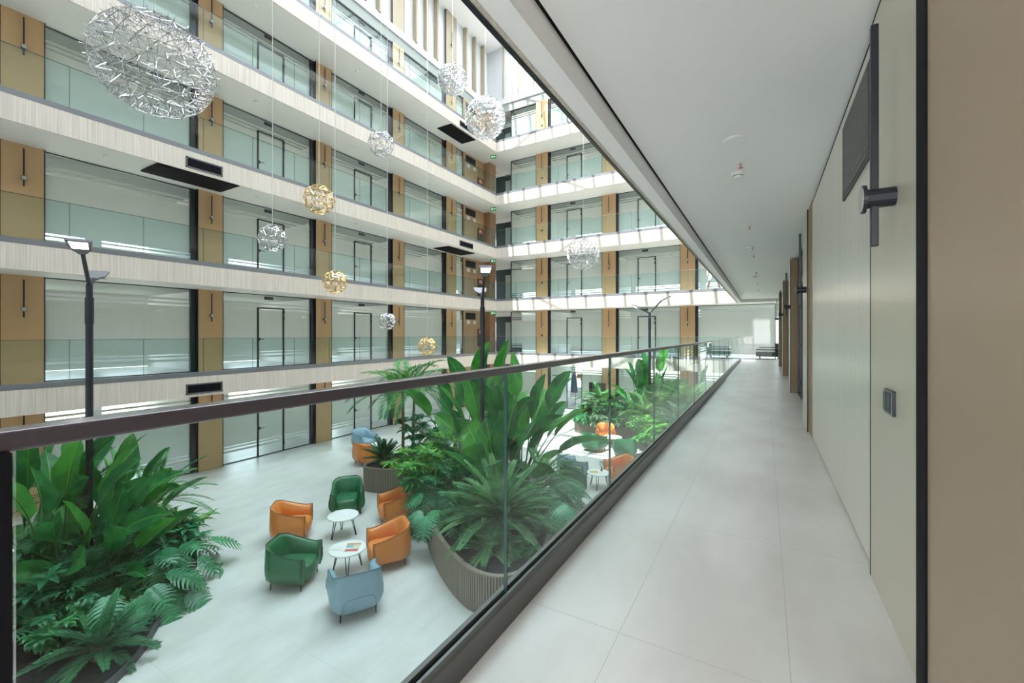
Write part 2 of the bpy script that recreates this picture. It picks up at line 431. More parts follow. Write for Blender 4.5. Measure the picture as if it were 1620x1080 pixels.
# ------------------------------------------------------------------ clerestory and roof
zf = 22.46
struct(MB().box(XO, YN, 22.05, XW + 0.02, YO, zf).build('trim_clerestory_sill_left', M['clerestory']))
struct(MB().box(XW + 0.02, YW - 0.02, 22.05, 0.9, YO, zf).build('trim_clerestory_sill_far', M['clerestory']))
struct(MB().box(XG - 0.1, YN, zf, XG, YG, TOP).build('wall_left_clerestory', M['clerestory']))
struct(MB().box(XG, YG, zf, 0.9, YG + 0.1, TOP).build('wall_far_clerestory', M['clerestory']))
struct(MB().box(XO, YN, TOP, -16.75, YO, TOP + 0.75).build('trim_roof_edge_left', M['whitepaint']))
struct(MB().box(-16.75, 26.9, TOP, 6, YO, TOP + 0.75).build('trim_roof_edge_far', M['whitepaint']))
struct(MB().box(-16.75, YN - 0.3, TOP, 6, 0.8, TOP + 0.75).build('ceiling_roof_near', M['whitepaint']))  # unseen roof slab, its edge placed to limit where sun enters
struct(MB().box(0.4, 0.8, TOP, 6, 26.9, TOP + 0.75).build('ceiling_roof_right', M['whitepaint']))
struct(MB().box(0.9, YN, 22.1, 1.1, YO, TOP).build('wall_right_clerestory', M['whitepaint']))
k = 0
for i, (a, b) in enumerate(LC[1:]):
    if i < 4:
        gap = (LC[i + 2][0] - b)
        for j in range(1, 4):
            y = b + gap * j / 4
            struct(MB().box(XG - 0.01, y - 0.07, zf, XW + 0.12, y + 0.07, TOP - 0.05).build('trim_fin', M['fin']))
for j in range(1, 4):
    y = 23.25 + 1.08 * j
    struct(MB().box(XG - 0.01, y - 0.07, zf, XW + 0.12, y + 0.07, TOP - 0.05).build('trim_fin', M['fin']))
for x in [XW + 1.25 * j for j in range(1, 15)]:
    struct(MB().box(x - 0.035, YG - 0.12, zf, x + 0.035, YG, TOP - 0.05).build('trim_mullion', M['fin']))
# skylight: one grid of bars, glass above it
s = MB()
x = -16.4
while x < 0.3:
    s.box(x - 0.085, 0.8, TOP + 0.50, x + 0.085, 26.9, TOP + 0.66); x += 1.22
y = 1.4
while y < 26.9:
    s.box(-16.75, y - 0.05, TOP + 0.45, 0.4, y + 0.05, TOP + 0.6); y += 2.6
for y0 in (4.0, 9.2, 14.4, 19.6):
    s.tube([(-16.7, y0, TOP + 0.4), (0.3, y0 + 5.2, TOP + 0.4)], 0.06, 6)
    s.tube([(-16.7, y0 + 5.2, TOP + 0.36), (0.3, y0, TOP + 0.36)], 0.06, 6)
    s.box(-16.75, y0 - 0.09, TOP + 0.1, 0.4, y0 + 0.09, TOP + 0.44)
sky = thing('window_roof'); struct(sky)
s.build('frame', M['whitepaint'], sky)
MB().box(-16.75, 0.8, TOP + 0.68, 0.4, 26.9, TOP + 0.72).build('pane', M['roofglass'], sky)

# ------------------------------------------------------------------ glazed bays, pillars, sconces
def placer(side):
    if side == 'left':  return lambda u, d, z: (XG + d, u, z)
    if side == 'far':   return lambda u, d, z: (u, YG - d, z)
    return lambda u, d, z: (0.71 - d, u, z)
def pbox(mb, P, u0, d0, z0, u1, d1, z1, m=0):
    a = P(u0, d0, z0); b = P(u1, d1, z1)
    mb.box(min(a[0], b[0]), min(a[1], b[1]), min(a[2], b[2]), max(a[0], b[0]), max(a[1], b[1]), max(a[2], b[2]), m)
BANDS = [(0.42, 0.50), (0.57, 0.63), (0.68, 2.40), (2.47, 2.54), (2.61, 2.68)]
wn = [0]
def bay(side, n, a, b, door=None, jamb=None, top=3.06, skip=None):
    """one glazed partition between two pillars; door = (u0, u1); jamb = (u0, u1) wide dark jamb"""
    wn[0] += 1
    P = placer(side); z = fl(n)
    r = thing('window_%d' % wn[0]); struct(r)
    f = MB()
    pbox(f, P, a, -0.03, z + top - 0.045, b, 0.045, z + top)
    pbox(f, P, a, -0.03, z, b, 0.045, z + 0.03)
    pbox(f, P, a, -0.03, z + 0.03, a + 0.03, 0.045, z + top - 0.045)
    pbox(f, P, b - 0.03, -0.03, z + 0.03, b, 0.045, z + top - 0.045)
    if jamb: pbox(f, P, jamb[0], -0.03, z + 0.03, jamb[1], 0.10, z + top - 0.045)
    f.build('frame', M['black'], r)
    g = MB(); spans = [(a + 0.03, b - 0.03)]
    if skip: spans = [(a + 0.03, skip[0]), (skip[1], b - 0.03)]
    for p, q in spans: pbox(g, P, p, 0, z + 0.03, q, 0.02, z + top - 0.045)
    g.build('pane', M['pane'], r)
    h = MB()
    for p, q in spans:
        for lo, hi in BANDS: pbox(h, P, p, -0.012, z + lo, q, -0.003, z + hi)
    h.build('frosted_film', M['film'], r)
    if door:
        d0, d1 = door
        dm = MB()
        pbox(dm, P, d0, -0.02, z + 0.03, d0 + 0.05, 0.05, z + 2.5)
        pbox(dm, P, d1 - 0.05, -0.02, z + 0.03, d1, 0.05, z + 2.5)
        pbox(dm, P, d0, -0.02, z + 2.45, d1, 0.05, z + 2.5)
        d = dm.build('door', M['black'], r)
        hm = MB()
        pbox(hm, P, d0 + 0.03, 0.05, z + 1.12, d0 + 0.09, 0.075, z + 1.24)
        hm.tube([P(d0 + 0.07, 0.06, z + 1.18), P(d0 + 0.07, 0.12, z + 1.18), P(d0 + 0.24, 0.12, z + 1.18)], 0.014, 6)
        hm.build('door_handle', M['black'], d)
        for zz in (2.02, 2.28, 0.3):
            im = MB(); pbox(im, P, d1 - 0.09, 0.05, z + zz, d1, 0.075, z + zz + 0.12)
            im.build('hinge', M['black'], d)
        vm = MB(); c = (d0 + d1) / 2 - 0.1
        pbox(vm, P, c - 0.19, 0.02, z + 2.84, c + 0.19, 0.035, z + 2.97)
        for q in range(5): pbox(vm, P, c - 0.17, 0.035, z + 2.857 + q * 0.022, c + 0.17, 0.04, z + 2.867 + q * 0.022)
        vm.build('transom_vent', M['charcoal'], r)
    return r
def pillar(side, n, a, b, m='bronze', z0=None, z1=None):
    P = placer(side); z = fl(n) if z0 is None else z0; zt = z + 3.075 if z1 is None else z1
    s = MB(); pbox(s, P, a, -0.25, z, b, 0.18, zt)
    o = struct(s.build('pillar', M[m]))
    e = MB()
    for u in (a, b): pbox(e, P, u - 0.012, 0.10, z, u + 0.012, 0.187, zt)
    e.build('edge_trim', M['black'], o)
    return o

# wall sconce: upright rod through a round lamp on a stub
def make_sconce():
    r = thing('wall_sconce', '-', 'wall lamp')
    MB().box(0.062, -0.017, -0.23, 0.092, 0.017, 0.83).build('rod', M['black'], r, bevel=0.004)
    s = MB(); s.tube([(0, 0, 0), (0.11, 0, 0)], 0.045, 20);
    s.build('stub', M['black'], r)
    s = MB(); s.tube([(0.11, 0, 0), (0.125, 0, 0)], 0.067, 24); d = s.build('disc', M['black'], r)
    MB().tube([(0.125, 0, 0), (0.129, 0, 0)], 0.058, 24).build('lamp_face', M['lampface'], d)
    return r
SC = make_sconce(); sused = [False]
def sconce(loc, rz, label, group):
    if not sused[0]:
        sused[0] = True
        SC.location = [c * U for c in loc]; SC.rotation_euler = (0, 0, rz); SC['label'] = label; SC['group'] = group
        return SC
    return dup(SC, loc, rz, label, group)
def make_switch():
    r = thing('light_switch', '-', 'light switch')
    MB().box(0, -0.075, -0.06, 0.013, 0.075, 0.06).build('back_plate', M['black'], r, bevel=0.003)
    MB().box(0.013, -0.072, -0.057, 0.016, 0.072, 0.057).build('bezel', M['curb_pale'], r)
    for y in (-0.034, 0.034):
        MB().box(0.014, y - 0.031, -0.045, 0.022, y + 0.031, 0.045).build('rocker', M['black'], r, bevel=0.003)
    return r
SW = make_switch(); wused = [False]
def switch(loc, rz, label, group=None):
    if not wused[0]:
        wused[0] = True; SW.location = [c * U for c in loc]; SW.rotation_euler = (0, 0, rz); SW['label'] = label
        if group: SW['group'] = group
        return SW
    return dup(SW, loc, rz, label, group)

LDOOR = {1: (10.11, 11.26), 2: (15.0, 16.13)}
FDOOR = {0: (-11.69, -10.59), 1: (-6.89, -5.78)}
for n in range(0, 6):
    z = fl(n); nm = ORD[n]
    for i, (a, b) in enumerate(LC):
        pillar('left', n, a, b)
        struct(MB().box(XO, (a + b) / 2 - 0.08, z, XG - 0.26, (a + b) / 2 + 0.08, z + 3.05).build('wall_partition', M['plaster']))
        if i > 0:
            sconce((XW, (a + b) / 2, z + 2.09), 0,
                   'black rod and disc sconce on the %s pillar, left facade, %s' % (['', 'nearest', 'second', 'third', 'fourth', 'fifth'][i], nm), 'wall sconces of the long left facade')
        if i < 5:
            q = LC[i + 1][0]
            bay('left', n, b, q, LDOOR.get(i - 1), (q - 0.20, q - 0.02))
    bay('left', n, 23.25, 24.2)
    # oak wall at the corner, corner pillar
    struct(MB().box(XG - 0.2, 24.2, z, XW - 0.06, 26.7, z + 3.07).build('wall_left_oak', M['wood']))
    o = MB().box(XG - 0.2, 26.7, z, -17.53, 27.5, z + 3.07).build('pillar', M['bronze_dark']); struct(o)
    MB().box(-17.545, 26.69, z, -17.518, 26.715, z + 3.07).build('edge_trim', M['bronze_dark'], o)
    # recess with a dark glazed door at the corner
    struct(MB().box(-18.4, 28.9, z, -16.12, 29.05, z + 2.75).build('wall_recess', M['recess']))
    struct(MB().box(-18.4, 28.85, z + 2.75, -16.12, 29.05, z + 3.07).build('trim_recess_header', M['soffit']))
    wn[0] += 1
    r = struct(thing('window_%d' % wn[0]))
    s = MB(); s.box(-17.5, 28.82, z, -16.2, 28.9, z + 0.05); s.box(-17.5, 28.82, z + 2.68, -16.2, 28.9, z + 2.74); s.box(-16.9, 28.82, z, -16.84, 28.9, z + 2.7); s.build('frame', M['black'], r)
    MB().box(-17.5, 28.86, z + 0.05, -17.05, 28.88, z + 2.3).build('frosted_film', M['film'], r)
    MB().box(-17.5, 28.83, z + 0.05, -16.2, 28.85, z + 2.68).build('pane', M['pane'], r)
    # far facade
    for i, (a, b) in enumerate(FC):
        pillar('far', n, a, b)
        struct(MB().box((a + b) / 2 - 0.08, YG + 0.26, z, (a + b) / 2 + 0.08, YO, z + 3.05).build('wall_partition', M['plaster']))
        sconce(((a + b) / 2, YW, z + 2.09), -pi / 2,
               'black rod and disc sconce on the %s pillar from the corner, far facade, %s' % (NTH[i], nm), 'wall sconces of the far facade')
    bay('far', n, -16.1, FC[0][0])
    TW_ = bay('far', n, FC[0][1], FC[1][0], FDOOR[0], (FC[0][1] + .02, FC[0][1] + 0.14), skip=(-11.69, -10.59) if n == 0 else None)
    if n == 0: TEXTWIN = TW_
    bay('far', n, FC[1][1], FC[2][0], FDOOR[1], (FC[1][1] + .02, FC[1][1] + 0.14))
    bay('far', n, FC[2][1], 0.5, None, (FC[2][1] + .02, FC[2][1] + 0.14))
    # side glass of the corner room
    wn[0] += 1
    r = struct(thing('window_%d' % wn[0]))
    MB().box(-16.12, YG, z + 0.03, -16.1, 28.8, z + 3.02).build('pane', M['pane'], r)
    s = MB(); s.box(-16.13, YG, z + 3.02, -16.08, 28.8, z + 3.06); s.box(-16.13, YG - 0.03, z, -16.08, YG + 0.03, z + 3.06); s.box(-16.13, YG, z, -16.08, 28.8, z + .03); s.build('frame', M['black'], r)
    switch((-13.5, YW, z + 1.3), -pi / 2, 'black double light switch on the first far facade pillar, %s' % nm, 'light switches of the far facade')
    if n > 0:
        switch((-17.53, 27.2, z + 1.3), 0, 'small black light switch on bronze corner pillar, %s' % nm, 'light switches of the corner pillar')
struct(MB().box(XO, YN, 21.47, XG + 0.12, YO, 22.05).build('ceiling_left_rooms', M['dim_ceiling']))
struct(MB().box(XG + 0.12, YG - 0.12, 21.47, 0.9, YO, 22.05).build('ceiling_far_rooms', M['dim_ceiling']))
for i in (1, 2, 3, 4, 5):
    a, b = LC[i]
    pillar('left', 5, a, b, 'fin', zf, TOP - 0.05)
    sconce((XW, (a + b) / 2, 24.3), 0, 'black rod and disc sconce on the %s pale pillar of the left clerestory' % ['', 'nearest', 'second', 'third', 'fourth', 'fifth'][i], 'wall sconces of the clerestory')

# ------------------------------------------------------------------ balustrades
def balustrade_left(n):
    z = fl(n)
    r = thing('glass_balustrade', 'frameless glass balustrade along the %s of the long left gallery' % ORD[n], 'balustrade', (XF, 12, z), 0, 'gallery balustrades')
    L = lambda x, y, zz: (x - XF, y - 12, zz - z)
    def bx(x0, y0, z0, x1, y1, z1):
        a = L(x0, y0, z0); b = L(x1, y1, z1); return MB().box(*a, *b)
    bx(XF - 0.07, YN, z - 0.004, XF + 0.004, YF - 0.02, z + 0.14).build('base_channel', M['curb_pale'], r)
    y = 4.02 - 1.61 * 4
    while y < YF - 0.1:
        e = min(y + 1.60, YF - 0.03)
        bx(XF - 0.045, y, z + 0.12, XF - 0.028, e, z + 1.235).build('glass_pane', M['glass'], r)
        bx(XF - 0.044, y + 1.60, z + 0.14, XF - 0.029, y + 1.607, z + 1.235).build('joint_seal', M['glassedge'], r); y += 1.61
    bx(XF - 0.046, YN, z + 1.235, XF - 0.027, YF - 0.03, z + 1.245).build('top_edge', M['glassedge'], r)
def balustrade_far(n):
    z = fl(n)
    r = thing('glass_balustrade', 'frameless glass balustrade along the %s of the far gallery' % ORD[n], 'balustrade', (-8, YF, z), 0, 'gallery balustrades')
    def bx(x0, y0, z0, x1, y1, z1): return MB().box(x0 + 8, y0 - YF, z0 - z, x1 + 8, y1 - YF, z1 - z)
    bx(XF + 0.006, YF - 0.004, z - 0.004, -1.06 if n > 1 else -1.146, YF + 0.07, z + 0.14).build('base_channel', M['curb_pale'], r)
    x = XF + 0.006
    while x < -1.25:
        e = min(x + 1.55, -1.15)
        bx(x, YF + 0.028, z + 0.12, e, YF + 0.045, z + 1.235).build('glass_pane', M['glass'], r)
        bx(x + 1.55, YF + 0.029, z + 0.14, x + 1.557, YF + 0.044, z + 1.235).build('joint_seal', M['glassedge'], r); x += 1.56
    bx(XF + 0.006, YF + 0.027, z + 1.235, -1.15, YF + 0.046, z + 1.245).build('top_edge', M['steel'], r)
for n in range(1, 6):
    balustrade_left(n); balustrade_far(n)

z1 = fl(1)
r = thing('glass_balustrade', 'near glass balustrade with dark handrail beside the tiled corridor', 'balustrade', (-1.1, 12, z1))
def bx(x0, y0, z0, x1, y1, z1_): return MB().box(x0 + 1.1, y0 - 12, z0 - z1, x1 + 1.1, y1 - 12, z1_ - z1)
s = MB()
prof = [(0.042, 0), (0.042, 0.118), (0.036, 0.130), (0.024, 0.138), (0.012, 0.140), (0.012, 0.10), (-0.014, 0.10), (-0.014, 0.140), (-0.036, 0.140), (-0.040, 0.136), (-0.040, 0)]
P0 = [(x, YN - 12, zz) for x, zz in prof]; P1 = [(x, YF + 0.06 - 12, zz) for x, zz in prof]
s.grid([P0, P1], closed=True); s.f.append(tuple(range(len(prof)))); s.m.append(0)
s.build('base_channel', M['curb'], r)
bx(-1.113, YN, z1 + 0.095, -1.089, YF, z1 + 0.118).build('gasket', M['blacksoft'], r)
J = [0.2, 1.82, 3.47, 5.11, 6.73, 8.37, 10.1, 11.8]
while J[-1] < 25: J.append(J[-1] + 1.66)
J[-1] = min(J[-1], YF + 0.03)
J = [-3.1, -1.44] + J
for a, b in zip(J, J[1:]):
    o = bx(-1.109, a + 0.006, z1 + 0.1, -1.092, b - 0.006, z1 + 1.215).build('glass_pane', M['glass'], r)
    bx(-1.109, b - 0.0055, z1 + 0.1, -1.092, b - 0.001, z1 + 1.21).build('glass_edge', M['glassedge'], o)
s = bx(-1.128, YN + 0.05, z1 + 1.205, -1.072, YF + 0.03, z1 + 1.24); s.build('handrail', M['rail'], r, bevel=0.005)
bx(-1.135, 0.09, z1, -1.06, 0.196, z1 + 1.205).build('end_post', M['blacksoft'], r)

# ------------------------------------------------------------------ near corridor wall
def rp_box(x0, y0, z0, x1, y1, z1_, name, m, bevel=0): return struct(MB().box(x0, y0, z0, x1, y1, z1_).build(name, M[m], bevel=bevel))
zc = 6.885
rp_box(0.53, YN, z1, 0.75, 2.20, zc, 'wall_right_brown', 'brown_panel')
rp_box(0.521, 2.20, z1, 0.75, 2.305, zc, 'trim_black_jamb', 'blacksoft')
rp_box(0.53, 2.305, z1, 0.75, 3.213, zc - 0.03, 'wall_right_beige', 'beige_panel')
rp_box(0.534, 2.305, zc - 0.03, 0.75, 3.23, 6.889, 'trim_ceiling_gap_near', 'blacksoft')
rp_box(0.556, 3.23, zc - 0.035, 0.75, 7.06, 6.889, 'trim_ceiling_gap_right', 'blacksoft')
rp_box(0.5285, 3.213, z1, 0.75, 3.228, zc - 0.03, 'trim_panel_joint', 'blacksoft')
rp_box(0.552, 3.235, z1 + 0.012, 0.75, 7.06, zc - 0.035, 'wall_right_cream', 'cream')
rp_box(0.56, 3.235, z1, 0.75, 7.06, z1 + 0.012, 'baseboard_right', 'blacksoft')
# brown closing panel and the corridor pillars
rp_box(0.545, 7.06, z1, 0.75, 7.44, zc, 'trim_brown_return', 'bronze_corridor')
RCOL = [(7.46, 8.36), (12.20, 13.15), (17.00, 17.90), (21.80, 22.70)]
for i, (a, b) in enumerate(RCOL):
    o = struct(MB().box(0.525, a, z1, 0.80, b, 6.87).build('pillar', M['bronze_corridor']))
    MB().box(0.518, a - 0.006, z1, 0.532, a + 0.012, 6.87).build('edge_trim', M['black'], o)
    MB().box(0.5245, a + 0.012, z1 + 0.01, 0.5265, b - 0.01, 6.86).build('face_panel', M['beige_panel'], o)
    q = RCOL[i + 1][0] if i < 3 else 27.2
    bay('right', 1, b, q, (b + 1.6, b + 2.75) if i < 3 else None, (b + 0.02, b + 0.16), top=3.17)
for i, (a, b) in enumerate([(2.31, 3.22)] + RCOL):
    yy = 2.67 if i == 0 else (a + b) / 2 - 0.25
    sconce((0.53 if i == 0 else 0.525, yy, z1 + 2.05), pi,
           ('black rod and disc wall sconce beside the grey grille on the corridor wall, nearest one' if i == 0 else
            'black rod and disc wall sconce on %s brown pillar along the corridor' % NTH[i - 1]), 'corridor wall sconces')
switch((0.53, 2.735, 4.765), pi, 'black double rocker light switch on the beige corridor panel')
rp_box(2.6, 7.4, z1, 2.7, YO, 6.91, 'wall_right_rooms', 'plaster')
t = thing('air_grille', 'grey perforated air grille set high in the ribbed cream wall', 'air grille', (0.552, 3.9, 6.45))
MB().box(-0.014, -0.60, -0.29, 0, 0.44, 0.29).build('frame', M['charcoal'], t)
s = MB()
for k in range(26): s.box(-0.018, -0.58, -0.27 + k * 0.021, -0.014, 0.42, -0.262 + k * 0.021)
for k in range(46): s.box(-0.0175, -0.58 + k * 0.022, -0.27, -0.0145, -0.574 + k * 0.022, 0.27)
s.build('mesh_face', mat('grey_grille', (0.16, 0.165, 0.16), 0.5), t)

# ------------------------------------------------------------------ ceiling fittings of the corridor
def speaker(y, x, r, label):
    t = thing('ceiling_speaker', label, 'ceiling speaker', (x, y, 6.89), 0, 'round ceiling speakers')
    MB().lathe([(r, 0), (r, -0.006), (r * 0.97, -0.012), (r * 0.9, -0.014)], 32).build('rim', M['white'], t, smooth=False)
    MB().lathe([(r * 0.89, -0.01), (r * 0.89, -0.016)], 32).build('cover', M['plaster'], t)
speaker(4.48, -0.24, 0.10, 'white round ceiling speaker over the corridor, nearest of the row')
speaker(7.87, -0.25, 0.10, 'white round ceiling speaker over the corridor, second of the row')
def sprinkler(y, x, label):
    t = thing('sprinkler', label, 'sprinkler', (x, y, 6.89), 0, 'corridor sprinklers')
    MB().lathe([(0.04, 0), (0.04, -0.004), (0.02, -0.008)], 16).build('escutcheon', M['white'], t)
    s = MB(); s.tube([(0, 0, -0.006), (0, 0, -0.05)], 0.008, 8); s.lathe([(0.024, -0.052), (0.024, -0.056)], 12)
    s.build('nozzle', mat('red_bulb', (0.55, 0.2, 0.16), 0.4), t)
for i, y in enumerate((5.12, 8.17, 11.26, 14.35, 17.4, 20.34)):
    sprinkler(y, -0.22, 'small red sprinkler head in the corridor ceiling, %s from the front' % NTH[i])
def detector(y, x, label):
    t = thing('smoke_detector', label, 'smoke detector', (x, y, 6.89), 0, 'corridor smoke detectors')
    MB().lathe([(0.07, 0), (0.07, -0.02), (0.06, -0.03)], 24).build('base', M['white'], t, smooth=False)
    MB().lathe([(0.05, -0.03), (0.05, -0.05), (0.035, -0.065)], 24).build('head', M['white'], t)
    MB().lathe([(0.052, -0.034), (0.052, -0.04)], 24).build('slot', M['charcoal'], t)
for i, y in enumerate((5.42, 10.17, 15.26)):
    detector(y, -0.26, 'white smoke detector in the corridor ceiling, %s from the front' % NTH[i])
for n in range(2, 6):
    for i, y in enumerate((5.0, 9.4, 14.2, 19.0)):
        t = thing('smoke_detector', 'tiny white detector under the %s left gallery, %s from the front' % (ORD[n], NTH[i]), 'smoke detector', (-17.0, y, fl(n) - 0.63), 0, 'soffit detectors')
        MB().lathe([(0.075, 0), (0.075, -0.015), (0.05, -0.04)], 16).build('base', M['white'], t)

# ------------------------------------------------------------------ vents, plates, signs on the left and far galleries
def fascia_vent(y0, y1, za, zb, label):
    t = thing('fascia_vent', label, 'vent', (XF, (y0 + y1) / 2, (za + zb) / 2), 0, 'fascia vents')
    a = (y1 - y0) / 2; h = (zb - za) / 2
    s = MB(); s.box(0, -a, h - 0.045, 0.02, a, h); s.box(0, -a, -h, 0.02, a, -h + 0.045); s.box(0, -a, -h, 0.02, -a + 0.045, h); s.box(0, a - 0.045, -h, 0.02, a, h)
    s.build('frame', M['vent_frame'], t)
    s = MB(); s.box(0, -a, -h, 0.004, a, h)
    for k in range(6): s.box(0.004, -a + 0.045, -h + 0.06 + k * (2 * h - 0.12) / 6, 0.014, a - 0.045, -h + 0.075 + k * (2 * h - 0.12) / 6)
    s.build('louvre', M['blacksoft'], t)
fascia_vent(6.71, 7.80, fl(1) - 0.575, fl(1) - 0.235, 'dark louvred vent in the fascia of the first floor left gallery')
fascia_vent(6.71, 7.80, fl(3) - 0.55, fl(3) - 0.20, 'dark louvred vent in the fascia of the third floor left gallery, nearer one')
fascia_vent(21.2, 22.6, fl(3) - 0.55, fl(3) - 0.20, 'dark louvred vent in the fascia of the third floor left gallery, near the corner')
fascia_vent(21.2, 22.6, fl(5) - 0.55, fl(5) - 0.20, 'dark louvred vent in the fascia of the fifth floor left gallery')
def plate(x0, x1, y0, y1, z, label):
    t = thing('ceiling_cassette', label, 'air conditioner', ((x0 + x1) / 2, (y0 + y1) / 2, z), 0, 'dark soffit cassettes')
    a, b = (x1 - x0) / 2, (y1 - y0) / 2
    MB().box(-a, -b, -0.05, a, b, 0).build('casing', M['blacksoft'], t, bevel=0.01)
    MB().box(-a + 0.1, -b + 0.1, -0.056, a - 0.1, b - 0.1, -0.05).build('grille', M['blacksoft'], t)
plate(-17.5, -16.2, 6.0, 8.4, fl(3) - 0.632, 'black cassette panel under the third floor left gallery, near the front')
plate(-17.7, -16.5, 20.6, 23.3, fl(3) - 0.632, 'black cassette panel under the third floor left gallery, near the corner')
plate(-17.4, -16.3, 20.6, 23.1, fl(5) - 0.632, 'black cassette panel under the fifth floor left gallery')
def make_cornerset():
    v = thing('wall_vent', '-', 'vent')
    MB().box(0, -0.6, -0.24, 0.02, 0.6, 0.24).build('frame', M['charcoal'], v)
    s = MB()
    for k in range(9): s.box(0.02, -0.56, -0.21 + k * 0.048, 0.03, 0.56, -0.185 + k * 0.048)
    s.build('louvre', M['blacksoft'], v)
    n = thing('notice_board', '-', 'sign')
    MB().box(0, -0.17, -0.12, 0.015, 0.17, 0.12).build('plate', M['paper'], n)
    f = thing('fire_hose_cabinet', '-', 'fire hose cabinet')
    MB().box(0, -0.36, -0.85, 0.05, 0.36, 0.42).build('door', M['charcoal'], f)
    MB().box(0.05, -0.27, 0.02, 0.056, 0.27, 0.36).build('sign', M['red'], f)
    s = MB(); s.box(0.056, -0.16, 0.08, 0.059, -0.05, 0.3); s.box(0.056, 0.04, 0.08, 0.059, 0.18, 0.16); s.box(0.056, -0.05, 0.2, 0.059, 0.1, 0.28)
    s.build('pictogram', M['whitepaint'], f)
    return v, n, f
V0, N0, F0 = make_cornerset()
E0 = thing('exit_sign', '-', 'exit sign')
MB().box(-0.20, -0.015, -0.11, 0.20, 0.015, 0.11).build('panel', M['exit'], E0)
s = MB(); s.box(-0.13, -0.018, -0.06, -0.05, -0.015, 0.06); s.box(0.0, -0.018, -0.015, 0.14, -0.015, 0.02); s.build('pictogram', M['exitmark'], E0)
s = MB(); s.tube([(0, 0, 0.11), (0, 0, 0.18)], 0.01, 6); s.build('hanger', M['white'], E0)
for n in range(1, 6):
    z = fl(n); first = n == 1
    def put(src, loc, label, grp, rz=0):
        if first:
            src.location = [c * U for c in loc]; src.rotation_euler = (0, 0, rz); src['label'] = label; src['group'] = grp; return src
        return dup(src, loc, rz, label, grp)
    xw = XW - 0.06
    put(V0, (xw, 25.0, z + 2.66), 'dark wall vent high on the oak corner wall, %s' % ORD[n], 'corner wall vents')
    put(N0, (xw, 24.74, z + 2.22), 'cream plate under the corner wall vent, %s, farther one' % ORD[n], 'corner notice plates')
    dup(N0, (xw, 25.49, z + 2.22), 0, 'cream plate under the corner wall vent, %s, nearer the bronze pillar' % ORD[n], 'corner notice plates')
    put(F0, (xw, 26.2, z + 1.35), 'dark fire hose cabinet with red sign on the oak corner wall, %s' % ORD[n], 'fire hose cabinets')
    zz = fl(n + 1) - 0.63 if n < 5 else 21.9
    if n < 5:
        put(E0, (-16.55, 25.65, zz - 0.18), 'green exit sign hanging under the soffit in the corner of the %s' % ORD[n], 'green exit signs', radians(25))
# ------------------------------------------------------------------ planters
def smooth_loop(pts, n=96):
    """closed Catmull-Rom through pts"""
    out = []; k = len(pts); per = max(2, n // k)
    for i in range(k):
        p0, p1, p2, p3 = (Vector(pts[(i + j - 1) % k]) for j in range(4))
        for s_ in range(per):
            t = s_ / per
            out.append(tuple(0.5 * ((2 * p1) + (p2 - p0) * t + (2 * p0 - 5 * p1 + 4 * p2 - p3) * t * t + (3 * p1 - p0 - 3 * p2 + p3) * t ** 3)))
    return out
def offset_loop(L, d):
    n = len(L); out = []
    for i in range(n):
        a = Vector(L[i - 1]); b = Vector(L[(i + 1) % n]); t = (b - a).normalized()
        out.append((L[i][0] - t.y * d, L[i][1] + t.x * d))
    return out
def resample(L, step):
    pts = [Vector(p) for p in L] + [Vector(L[0])]; out = []; acc = 0
    for a, b in zip(pts, pts[1:]):
        seg = (b - a).length; t = acc
        while t < seg:
            out.append((a + (b - a) * (t / seg), (b - a).normalized())); t += step
        acc = t - seg
    return out
def area_sign(L): return sum(a[0] * b[1] - b[0] * a[1] for a, b in zip(L, L[1:] + L[:1]))
def planter(name, label, pts, h, slats=True):
    L = smooth_loop(pts)
    if area_sign(L) < 0: L.reverse()
    cx = sum(p[0] for p in L) / len(L); cy = sum(p[1] for p in L) / len(L)
    L = [(x - cx, y - cy) for x, y in L]
    t = thing(name, label, 'planter', (cx, cy, 0))
    inn = offset_loop(L, 0.07)
    n = len(L)
    s = MB()
    rows = [[(x, y, 0) for x, y in L], [(x, y, h) for x, y in L], [(x, y, h) for x, y in inn], [(x, y, h - 0.12) for x, y in inn]]
    s.grid(rows, closed=True)
    s.build('wall', M['slatback'] if slats else M['blacksoft'], t)
    so = MB(); so.prism(inn, 0.01, h - 0.07); so.build('soil', M['soil'], t)
    if slats:
        sl_ = MB()
        for p, d in resample(L, 0.055):
            nx, ny = d.y, -d.x
            a = Vector((p.x - d.x * 0.017, p.y - d.y * 0.017)); b = Vector((p.x + d.x * 0.017, p.y + d.y * 0.017))
            q = [(a.x - nx * .004, a.y - ny * .004), (b.x - nx * .004, b.y - ny * .004), (b.x + nx * 0.018, b.y + ny * 0.018), (a.x + nx * 0.018, a.y + ny * 0.018)]
            sl_.prism(q[::-1] if area_sign(q) < 0 else q, 0, h - 0.012)
        sl_.build('slats', M['slat'], t)
        out = offset_loop(L, -0.02)
        r_ = MB(); r_.grid([[(x, y, h - 0.02) for x, y in out], [(x, y, h + 0.006) for x, y in out], [(x, y, h + 0.006) for x, y in inn], [(x, y, h - 0.02) for x, y in inn]], closed=True)
        r_.build('rim', M['slat'], t)
    else:
        out = offset_loop(L, -0.015)
        r_ = MB(); r_.grid([[(x, y, 0) for x, y in out], [(x, y, h + 0.01) for x, y in out], [(x, y, h + 0.01) for x, y in offset_loop(L, 0.02)]], closed=True)
        r_.build('rim', M['charcoal'], t)
    return t
PH = 0.77
planter('planter', 'low black rimmed planting bed under the lamp post nearest the camera',
        [(-8.02, 2.2), (-8.5, 2.9), (-9.1, 3.36), (-10.0, 4.1), (-11.0, 4.8), (-12.2, 5.3), (-13.4, 5.0), (-13.9, 3.6), (-13.6, 1.4), (-12.3, -0.4), (-10.2, -1.1), (-8.4, -0.3), (-7.8, 0.9)], 0.12, False)
